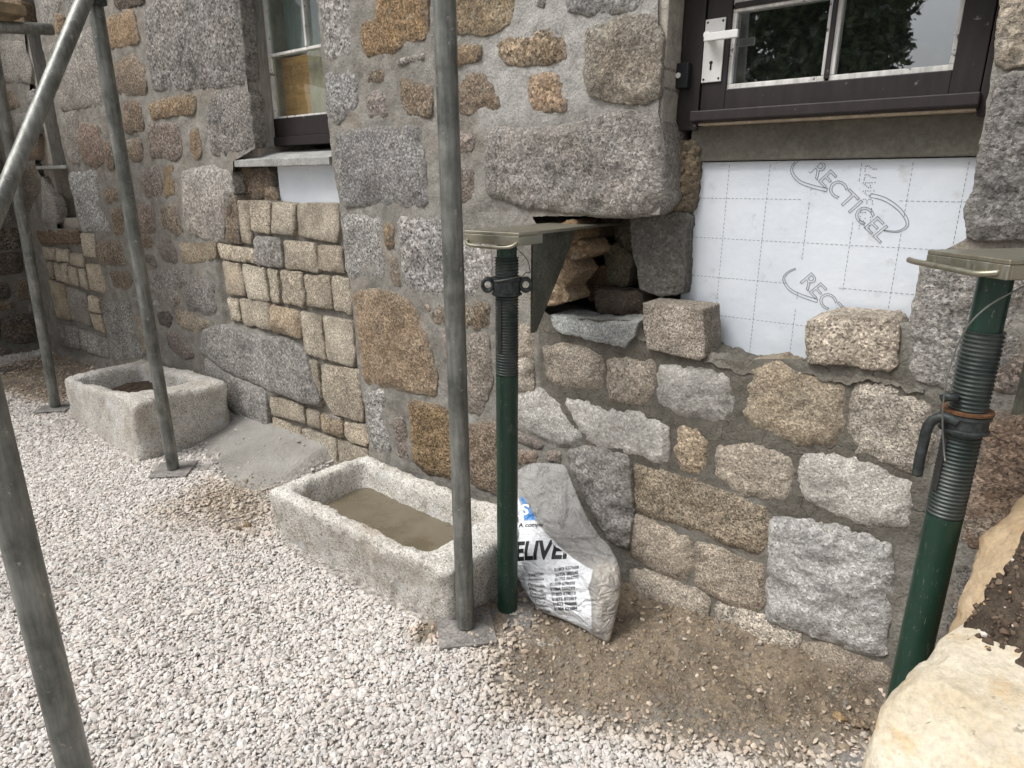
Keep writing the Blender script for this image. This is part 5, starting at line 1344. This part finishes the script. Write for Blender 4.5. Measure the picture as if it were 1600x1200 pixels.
    # gusset
    gu = w - .010
    bm = bmesh.new()
    gp = [(.036, zpl - .0075), (.245, zpl - .0075), (.215, zpl - .05), (.055, zpl - .25), (.036, zpl - .25)]
    A = [bm.verts.new(W3(gu - .022, b, z)) for b, z in gp]; B = [bm.verts.new(W3(gu - .016, b, z)) for b, z in gp]
    bm.faces.new(A); bm.faces.new(B[::-1])
    for i in range(5): bm.faces.new((A[i], B[i], B[(i + 1) % 5], A[(i + 1) % 5]))
    bm_obj('gusset', bm, ZINC_DULL, head)
    if lugs != 'ears':
        pts = [W3(-w - .030, f0 - .006, zpl - .020), W3(-w - .010, f0 - .010, zpl - .021), W3(-w * .5, f0 - .013, zpl - .022), W3(0, f0 - .014, zpl - .023), W3(w * .5, f0 - .012, zpl - .024), W3(w - .016, f0 + .002, zpl - .020)]
        tube_path('carry_handle', smooth_path(pts, 6), .0048, ZINC, head, 12)
    else:
        pts = [W3(-w + .006, f0 + .001, zpl - .022), W3(-w + .02, f0 - .012, zpl - .031), W3(0, f0 - .013, zpl - .034), W3(w - .02, f0 - .012, zpl - .031), W3(w - .006, f0 + .001, zpl - .022)]
        tube_path('carry_handle', smooth_path(pts, 6), .0040, ZINC, head, 12)
    bm = bmesh.new()
    bmesh.ops.create_cube(bm, size=1, matrix=Matrix.Translation((x, y, .008)) @ Matrix.Rotation(.5, 4, 'Z') @ Matrix.Diagonal((.15, .15, .007, 1)))
    bmesh.ops.bevel(bm, geom=list(bm.edges), offset=.0012, segments=1, affect='EDGES')
    bm_obj('base_plate', bm, STEEL, t)
    return t
zp1 = float(onP(800, 364, (-.989, -.368, 0), np.array([0, -1, 0]))[2])
prop('green steel prop by the sack, carrying a plate under the long lintel stone', -.989, -.306, zp1, 785, [381, 401, 433, 461, 585], R(3), 'ears')
zp2 = zat(-.03, -.35, 404)
prop('green steel prop at the right with a hooked collar handle and wire', -.035, -.27, zp2, 1560, [432, 520, 644, 672, 803], R(-43), 'hook')

# ------------------------------------------------------------------ SACK
BO = np.array([-.86, -.27, 0.0]); BU = np.array([1.0, 0, 0]); BV = np.array([0, .20, .33]); BV /= np.linalg.norm(BV); BN = np.cross(BU, BV); 
if BN[1] > 0: BN = -BN
def bag_uv(px, py):
    q = onP(px, py, BO, BN) - BO; return np.array([q @ BU, q @ BV])
OUT = [(796, 742), (808, 735), (830, 724), (856, 723), (882, 727), (889, 742), (900, 770), (915, 803), (935, 835), (951, 852), (966, 880), (970, 915), (964, 955), (957, 985), (951, 1003), (938, 999), (915, 984), (880, 968), (846, 954), (826, 930), (812, 905), (806, 880), (800, 850), (794, 800)]
bp = [bag_uv(*q) for q in OUT]
c_ = smooth_path([np.r_[q, 0] for q in bp + [bp[0]]], 9); bo_ = np.array([q[:2] for q in c_[:-1]])
bcn = bag_uv(880, 890)
ba = np.arctan2(bo_[:, 1] - bcn[1], bo_[:, 0] - bcn[0]); brr = np.linalg.norm(bo_ - bcn, axis=1); od = np.argsort(ba)
def brad(a): return np.interp(a, ba[od], brr[od], period=2 * np.pi)
FOLDS = [(np.array([bag_uv(*q) for q in pts]), a_, w_) for pts, a_, w_ in [
    ([(885, 738), (884, 775), (888, 800), (885, 824)], .010, .006), ([(838, 812), (862, 822), (885, 825)], -.010, .012), ([(838, 815), (870, 838), (905, 842), (935, 838)], .009, .008),
    ([(812, 742), (830, 770), (842, 800)], .007, .010), ([(850, 735), (858, 770), (852, 800)], -.008, .014), ([(905, 800), (925, 840), (950, 868)], .006, .009),
    ([(880, 858), (920, 862), (955, 872)], -.009, .010), ([(826, 905), (870, 900), (920, 905)], -.006, .008), ([(815, 918), (860, 915), (905, 922)], .005, .006), ([(828, 945), (870, 930), (930, 925)], -.005, .006), ([(930, 905), (950, 940), (945, 985)], .007, .012)]]
def bag_n(uv):
    d = uv - bcn; r_ = np.linalg.norm(d, axis=1); a = np.arctan2(d[:, 1], d[:, 0]); s_ = np.clip(r_ / brad(a), 0, 1)
    v = uv[:, 1]
    Tk = np.interp(v, [0, .06, .16, .24, .33, .42], [.030, .058, .062, .034, .016, .008])
    h = Tk * np.sqrt(np.clip(1 - s_ ** 2.2, 0, 1))
    p = np.c_[uv, uv[:, 0] * 0]
    low = np.clip((.17 - v) / .12, 0, 1); up = np.clip((v - .17) / .1, 0, 1)
    wr = .0040 * low * (np.abs(fbm(np.c_[uv[:, 0] * 9 + uv[:, 1] * 10, uv[:, 1] * 75 - uv[:, 0] * 14, uv[:, 0] * 0], 2, 41)) * 2 - .6)
    wr += .010 * fbm(p * 8, 2, 42) * (.4 + .6 * (1 - up)) + .007 * up * (1 - np.abs(fbm(p * np.array([9, 6, 1]) + 4, 2, 43)) * 3)
    for q_, a_, w_ in FOLDS:
        dd = np.full(len(uv), 9.0)
        for i in range(len(q_) - 1):
            ab = q_[i + 1] - q_[i]; t = np.clip(((uv - q_[i]) @ ab) / (ab @ ab), 0, 1); dd = np.minimum(dd, np.linalg.norm(uv - q_[i] - t[:, None] * ab, axis=1))
        h = h + a_ * np.exp(-(dd / w_) ** 2)
    return h + wr * np.clip((1 - s_) * 8, 0, 1), s_
K = 260; NR = 90
aa = np.linspace(-np.pi, np.pi, K, endpoint=False); rad = brad(aa)
ss = 1 - np.linspace(0, 1, NR, endpoint=False) ** 1.15
UVs = np.concatenate([bcn + np.c_[np.cos(aa), np.sin(aa)] * (rad * s_)[:, None] for s_ in ss] + [bcn[None]])
hn, sv = bag_n(UVs)
front = BO + UVs[:, :1] * BU + UVs[:, 1:] * BV + hn[:, None] * BN
back = BO + UVs[K:, :1] * BU + UVs[K:, 1:] * BV - (hn[K:] * .35)[:, None] * BN
vs = np.r_[front, back]
fs = []
for i in range(NR - 1):
    for k in range(K):
        k2 = (k + 1) % K; fs.append((i * K + k, i * K + k2, (i + 1) * K + k2, (i + 1) * K + k))
c0_ = NR * K
for k in range(K): fs.append(((NR - 1) * K + k, (NR - 1) * K + (k + 1) % K, c0_))
nf = NR * K + 1
bi = lambda i, k: (i * K + k) if i == 0 else nf + (i - 1) * K + k
for i in range(NR - 1):
    for k in range(K):
        k2 = (k + 1) % K; fs.append((bi(i, k2), bi(i, k), bi(i + 1, k), bi(i + 1, k2)))
for k in range(K): fs.append((bi(NR - 1, (k + 1) % K), bi(NR - 1, k), len(vs) - 1))
# which photo point does a front vertex stand at: masks are traced on the sack's own plane (u, v)
qx, qy, _ = proj_arr(vs[:nf])
PANEL = [(798, 764), (806, 768), (815, 790), (838, 815), (852, 832), (875, 855), (895, 872), (914, 884), (926, 890), (924, 905), (919, 918), (924, 940), (925, 1010), (820, 960), (800, 900), (800, 850)]
BLUE = [(813, 775), (820, 779), (838, 812), (819, 814), (818, 800)]
CLEAR = [(926, 880), (985, 870), (985, 1010), (926, 1010)]
def msk(poly, w):
    e = edge_dist(qx, qy, poly); return np.clip(e / w + .5, 0, 1)
pm_ = msk(PANEL, 1.6); bm_ = msk(BLUE, 1.2)
bag_o = mesh_obj('plastic_sack', vs, fs, BAG, None, origin=(-.85, -.25, 0), attrs={'panel': np.r_[pm_, np.zeros(len(vs) - nf)], 'blue': np.r_[bm_, np.zeros(len(vs) - nf)], 'rubble': np.r_[msk(CLEAR, 22), np.zeros(len(vs) - nf)]})
sack = tag(bag_o, 'half filled grey and white printed plastic sack leaning on the wall beside the green prop', 'sack')

def text_mesh(txt, bold=0.0, align='LEFT'):
    cu = bpy.data.curves.new('lettering', 'FONT'); cu.body = txt; cu.size = 1.0; cu.resolution_u = 3; cu.offset = bold; cu.align_x = align
    o = bpy.data.objects.new('lettering', cu); COL.objects.link(o)
    dg = bpy.context.evaluated_depsgraph_get(); dg.update()
    me = bpy.data.meshes.new_from_object(o.evaluated_get(dg))
    bpy.data.objects.remove(o); bpy.data.curves.remove(cu)
    bm = bmesh.new(); bm.from_mesh(me); bpy.data.meshes.remove(me)
    bmesh.ops.triangulate(bm, faces=bm.faces)
    for _ in range(3):
        es = [e for e in bm.edges if e.calc_length() > .16]
        if es: bmesh.ops.subdivide_edges(bm, edges=es, cuts=1); bmesh.ops.triangulate(bm, faces=[f for f in bm.faces if len(f.verts) > 3])
    v = np.array([q.co[:2] for q in bm.verts]); bm.verts.index_update(); f = [[q.index for q in ff.verts] for ff in bm.faces]; bm.free()
    return v, f
def bag_text(name, txt, p0, p1, hpx, mat=None, bold=.02, warp=0.0, clip=None):
    """text laid from photo point p0 (left end of baseline) to p1 (right end), cap height hpx photo pixels"""
    v, f = text_mesh(txt, bold)
    a, b = bag_uv(*p0), bag_uv(*p1); hh = np.linalg.norm(bag_uv(p0[0], p0[1] - hpx) - a)
    x0, x1 = v[:, 0].min(), v[:, 0].max()
    t = (v[:, 0] - x0) / (x1 - x0); d = b - a; nrm = np.array([-d[1], d[0]]) / np.linalg.norm(d)
    uv = a + t[:, None] * d + nrm * (v[:, 1] / .69 * hh)[:, None]
    uv = uv + nrm * (warp * np.sin(t * 9 + p0[1]))[:, None]
    h, s_ = bag_n(uv)
    w3 = BO + uv[:, :1] * BU + uv[:, 1:] * BV + (h + .0009)[:, None] * BN
    if clip is not None:
        x, y, _ = proj_arr(w3); ok = inpoly(x, y, clip); f = [q for q in f if all(ok[i] for i in q)]
    if f: mesh_obj(name, w3, f, mat or INK, sack, True)
bag_text('lettering', 'DELIVERY', (796, 878), (934, 873), 27, bold=.035, clip=PANEL)
bag_text('lettering', 'A company', (819, 826), (867, 824), 6.5, bold=.02, clip=[(790, 800), (849, 800), (849, 850), (790, 850)])
bag_text('lettering', 'S', (819.5, 806), (832, 806), 16, WHITEINK, bold=.03)
names = ['Paignton', 'Penzance', 'Plymouth', 'Redruth', 'Tiverton', 'Torquay', 'Truro', 'Taunton', 'Barnstaple']
nums = ['01803 527688', '01736 380240', '01752 066777', '01209 679000', '01884 235399', '01803 618010', '01872 855859', '01823 988488', '01884 623884']
for i, (a, b) in enumerate(zip(names, nums)):
    yl = [902, 909, 916, 923, 929.5, 935, 941, 947.5, 954][i]; yr = [895, 902.5, 909.5, 917, 924.5, 932, 940, 947, 954.5][i]
    bag_text('lettering', a, ((839 + min(i, 4) * -.5 + (i > 5) * 4 + (i == 8) * 6), yl), (862 + (i % 3) * 2, yl + [-2, -1, 4, 4, 3, 2, 3, 2, 4][i]), 4.2, bold=.012, warp=.0006)
    bag_text('lettering', b, (881 - (i in (3, 4, 5)) * 7 - (i > 5) * 6, yr), (917 - (i in (3, 4, 5)) * 5 - (i > 5) * 3, yr - [5, 4, 4, 2, 2, 2, 2, 1, 1][i]), 4.6, bold=.022, warp=.0004)
def bag_line(pts, w):
    uv = np.array([bag_uv(*q) for q in pts]); polys = stroke(uv, w); vs, fs = [], []
    for q in polys:
        q = np.array(q); h, s_ = bag_n(q); b0_ = len(vs); vs += list(BO + q[:, :1] * BU + q[:, 1:] * BV + (h + .001)[:, None] * BN); fs.append((b0_, b0_ + 1, b0_ + 2, b0_ + 3))
    mesh_obj('printed_emblem', vs, fs, INK, sack, False)
bag_line([(805, 774), (808, 776), (812, 800), (817, 811), (818, 818)], .0022); bag_line([(803, 809), (811, 806), (817, 811)], .0030); bag_line([(803, 826), (813, 831), (817, 826)], .0022)
# E_PART4
# ------------------------------------------------------------------ RAISED BED STONES, right foreground
def hull_rock(name, pts, mat, tint, seed, amp=.006, smooth_it=3, levels=4, parent=None):
    bm = bmesh.new()
    for p in pts: bm.verts.new(tuple(p))
    r_ = bmesh.ops.convex_hull(bm, input=bm.verts)
    bmesh.ops.delete(bm, geom=list({e for e in list(r_['geom_interior']) + list(r_['geom_unused']) if isinstance(e, bmesh.types.BMVert)}), context='VERTS')
    bmesh.ops.bevel(bm, geom=list(bm.edges), offset=.016, segments=2, profile=.55, affect='EDGES', clamp_overlap=True)
    bmesh.ops.triangulate(bm, faces=bm.faces)
    for L in (.10, .05, .027, .015):
        for _ in range(3):
            es = [e for e in bm.edges if e.calc_length() > L]
            if not es: break
            bmesh.ops.subdivide_edges(bm, edges=es, cuts=1)
            bmesh.ops.triangulate(bm, faces=[f for f in bm.faces if len(f.verts) > 3])
    for _ in range(smooth_it): bmesh.ops.smooth_vert(bm, verts=bm.verts, factor=.5, use_axis_x=True, use_axis_y=True, use_axis_z=True)
    bm.normal_update()
    bmesh.ops.recalc_face_normals(bm, faces=bm.faces)
    v = np.array([q.co[:] for q in bm.verts]); nn = np.array([q.normal[:] for q in bm.verts]); bm.verts.index_update(); f = [[q.index for q in ff.verts] for ff in bm.faces]; bm.free()
    q = v + seed * 2.7
    v = v + nn * (amp * (1.6 * fbm(q * 9, 2, 11) + 1.0 * fbm(q * 28, 3, 12) + .35 * fbm(q * 80, 2, 13)))[:, None]
    o = mesh_obj(name, v, f, mat, parent)
    o.color = tint
    return o
pts = [at(*a) for a in [(1364, 1168, .87), (1374, 1122, .89), (1408, 1064, .92), (1424, 1043, .93), (1448, 1020, .945), (1480, 994, .96), (1540, 955, 1.0), (1620, 905, 1.03),
                        (1452, 1052, .875), (1520, 1092, .82), (1610, 1150, .76), (1720, 1220, .70), (1740, 1000, .95)]]
pts += [(-.06, -.735, -.02), (.02, -.86, -.02), (.16, -.90, -.02), (.34, -.86, -.02), (.40, -.60, -.02), (.10, -.50, -.02), (.40, -.62, .55), (-.052, -.74, .30), (.10, -.90, .36)]
bl = hull_rock('boulder', pts, BOULDER, (.585, .525, .415, 1), 1, .0050)
tag(bl, 'big cream sandstone boulder edging the soil bed in the lower right corner', 'boulder', 'boulders edging the soil bed')
pts = [at(*a) for a in [(1486, 1000, 1.06), (1492, 945, 1.07), (1512, 895, 1.09), (1527, 850, 1.11), (1562, 800, 1.14), (1620, 752, 1.17), (1700, 700, 1.18), (1548, 905, 1.03), (1612, 815, 1.05), (1700, 770, 1.03), (1520, 1010, 1.02)]]
pts += [(.04, -.50, -.02), (.14, -.52, -.02), (.36, -.50, -.02), (.40, -.26, -.02), (.12, -.24, -.02), (.40, -.44, .70), (.075, -.40, .45)]
b2 = hull_rock('boulder', pts, BOULDER, (.43, .33, .215, 1), 2, .006)
tag(b2, 'ochre brown boulder behind the big cream one, against the right green prop', 'boulder', 'boulders edging the soil bed')
pts = [at(*a) for a in [(1495, 1044, .925), (1506, 992, .96), (1558, 930, .995), (1572, 885, 1.01), (1612, 832, 1.03), (1700, 790, 1.01), (1560, 1086, .852), (1625, 1122, .80), (1760, 1170, .73), (1760, 900, .93), (1530, 1060, .885)]]
pts += [(.42, -.80, .45), (.42, -.35, .62), (.10, -.62, .40), (.12, -.45, .45)]
so_ = hull_rock('bed_soil', pts, SOIL, (1, 1, 1, 1), 3, .013, 2)
tag(so_, 'dark crumbly soil on top of the boulders', None, None, 'stuff')
# crumbs and small stones in the bed
n = 1500; a = rng.uniform(0, 1, (n, 2)); pp = []
me = so_.data; nf_ = len(me.polygons); cen = np.array([p.center[:] for p in me.polygons]); nor = np.array([p.normal[:] for p in me.polygons]); okf = np.where(nor[:, 2] > .35)[0]
pk = rng.choice(okf, n); pos = cen[pk] + np.array(so_.location) + nor[pk] * .001
sz = np.clip(np.exp(rng.normal(math.log(.0027), .55, n)), .0012, .008)
pal = np.array([(.10, .07, .05), (.15, .11, .08), (.07, .05, .035), (.48, .33, .17), (.55, .50, .44)])
chips('soil_crumbs', pos, sz, pal[rng.choice(5, n, p=[.4, .27, .27, .03, .03])] * rng.uniform(.8, 1.2, (n, 1)), GRAVEL, .8, (.85, .75), .3, label='crumbs and tiny stones lying on the bed soil', seed=8)
pc = at(1602, 974, .965)
pe = hull_rock('pebble', [pc + np.array([.012 * math.cos(t) * math.cos(p_), .012 * math.sin(t) * math.cos(p_), .011 * math.sin(p_)]) for t in np.linspace(0, 6.28, 9)[:-1] for p_ in (-1.2, -.4, .4, 1.2)], WHITEPLASTIC, (1, 1, 1, 1), 4, .0004, 2)
tag(pe, 'round white pebble on the soil at the right edge', 'pebble')

# ------------------------------------------------------------------ loose things on the ground
def loose_stone(px, py, w_, label, tint, hgt=.6, mat=None, sd=1):
    c = onZ(px, py, .01); r_ = random.Random(sd); z0 = float(ground_h(np.array([c[0]]), np.array([c[1]]))[0])
    pts = []
    for k in range(16):
        t = r_.uniform(0, 6.28); ph = r_.uniform(-1.2, 1.4); k_ = r_.uniform(.8, 1.1)
        pts.append((c[0] + w_ * math.cos(t) * math.cos(ph) * k_, c[1] + w_ * .75 * math.sin(t) * math.cos(ph) * k_, z0 + w_ * hgt * (.35 + math.sin(ph) * .8)))
    o = hull_rock('loose_stone', pts, mat or GRAN_NEW, tint, sd, .0012, 1)
    return tag(o, label, 'stone', 'loose stones on the dirt')
loose_stone(818, 966, .016, 'small pale angular stone lying on the dirt beside the foot of the green prop', (.62, .60, .56, 0), sd=11)
loose_stone(808, 957, .013, 'whitish chip against the foot of the middle green prop', (.66, .66, .62, 0), sd=12)
loose_stone(1040, 968, .020, 'flat brown stone on the dirt below the new infill', (.36, .28, .2, .3), .5, sd=13)
loose_stone(1340, 1135, .024, 'brown stone on the dirt left of the big cream boulder', (.30, .23, .16, .3), .6, sd=14)
loose_stone(1310, 1125, .018, 'ochre stone next to the brown one left of the cream boulder', (.40, .28, .15, .5), .6, sd=15)
loose_stone(385, 822, .026, 'brown clod of mortar on the gravel left of the near trough', (.27, .21, .14, .4), .7, sd=16)
loose_stone(372, 828, .018, 'small dark clod touching the bigger one left of the near trough', (.20, .155, .11, .4), .7, sd=17)
loose_stone(845, 1008, .014, 'pale stone nearest the tip of the sack on the dirt', (.52, .48, .42, .1), .6, sd=18)
loose_stone(862, 1012, .012, 'second pale stone on the dirt just below the sack', (.48, .43, .36, .1), .6, sd=19)
loose_stone(232, 735, .020, 'pale chips heaped at the corner of the far trough', (.58, .55, .50, 0), .6, sd=20)
loose_stone(8, 1082, .030, 'flat grey pink stone on the gravel at the left edge', (.45, .39, .36, 0), .35, sd=21)

# ------------------------------------------------------------------ TREE and hedge across the yard (mirrored in the door panes)
def mirror_point(px, py, dist, ym=.115):
    a = onY(px, py, ym); d = ray(px, py); d = d / np.linalg.norm(d); d = np.array([d[0], -d[1], d[2]])
    h = np.hypot(d[0], d[1]); return a + d * (dist / h)
def leaves(name, centers, radii, count, size, parent, seed):
    r_ = np.random.default_rng(seed); w_ = np.array(radii) ** 2; w_ = w_ / w_.sum()
    which = r_.choice(len(centers), count, p=w_); d = r_.normal(0, 1, (count, 3)); d /= np.linalg.norm(d, axis=1)[:, None]
    rad_ = np.array(radii)[which] * r_.uniform(.35, 1.0, count) ** .5
    c = np.array(centers)[which] + d * rad_[:, None]
    u_ = r_.normal(0, 1, (count, 3)); u_ /= np.linalg.norm(u_, axis=1)[:, None]; v_ = np.cross(u_, r_.normal(0, 1, (count, 3))); v_ /= np.linalg.norm(v_, axis=1)[:, None]
    s_ = size * r_.uniform(.6, 1.3, count)[:, None]
    vs = np.stack([c - u_ * s_, c - v_ * s_ * .45, c + u_ * s_, c + v_ * s_ * .45], 1).reshape(-1, 3)
    fs = np.arange(count * 4).reshape(-1, 4)
    return mesh_obj(name, vs, fs, LEAF, parent, False)
edge_p = mirror_point(1418, 45, 16); mid_p = mirror_point(1270, 70, 16); far_p = mirror_point(1120, 70, 16)
tree = thing('tree', 'broad leafy tree across the yard, seen as a reflection in the door panes', 'tree', (float(mid_p[0]), float(mid_p[1]), 0))
right_dir = np.array([edge_p[0] - mid_p[0], edge_p[1] - mid_p[1], 0]); span = np.linalg.norm(right_dir); right_dir /= span
r_ = np.random.default_rng(5); cs_, rs_ = [], []
for k in range(64):
    t = r_.uniform(-2.2 * span, span * .90); up_ = r_.uniform(.6, 7.5)
    lim = span * (.97 - .085 * abs(up_ - 1.8)); t = min(t, lim - 1.05)
    cs_.append((mid_p[0] + right_dir[0] * t + r_.uniform(-.8, .8), mid_p[1] + right_dir[1] * t - r_.uniform(0, 2.0), up_ + 1.0)); rs_.append(r_.uniform(.55, 1.05))
leaves('crown', cs_, rs_, 42000, .12, tree, 3)
lathe('trunk', [(.34, 0), (.27, .6), (.22, 2), (.15, 4), (.05, 7)], (mid_p[0] - right_dir[0] * span * .4, mid_p[1] - 1.0 - right_dir[1] * span * .4, -.1), (0, 0, 1), BARK, tree, 14)
hp_ = mirror_point(1462, 108, 40)
hedge = thing('hedge', 'dark far hedge seen as a reflection low in the right door pane', 'hedge', (float(hp_[0]), float(hp_[1]), 0))
leaves('foliage', [(hp_[0] + k * 1.6, hp_[1] + (k % 3) * .8, hp_[2] * .55 + (k % 2) * .6 - 1.2) for k in range(-12, 14)], [2.2] * 26, 9000, .22, hedge, 4)
print('stones', NST[0])
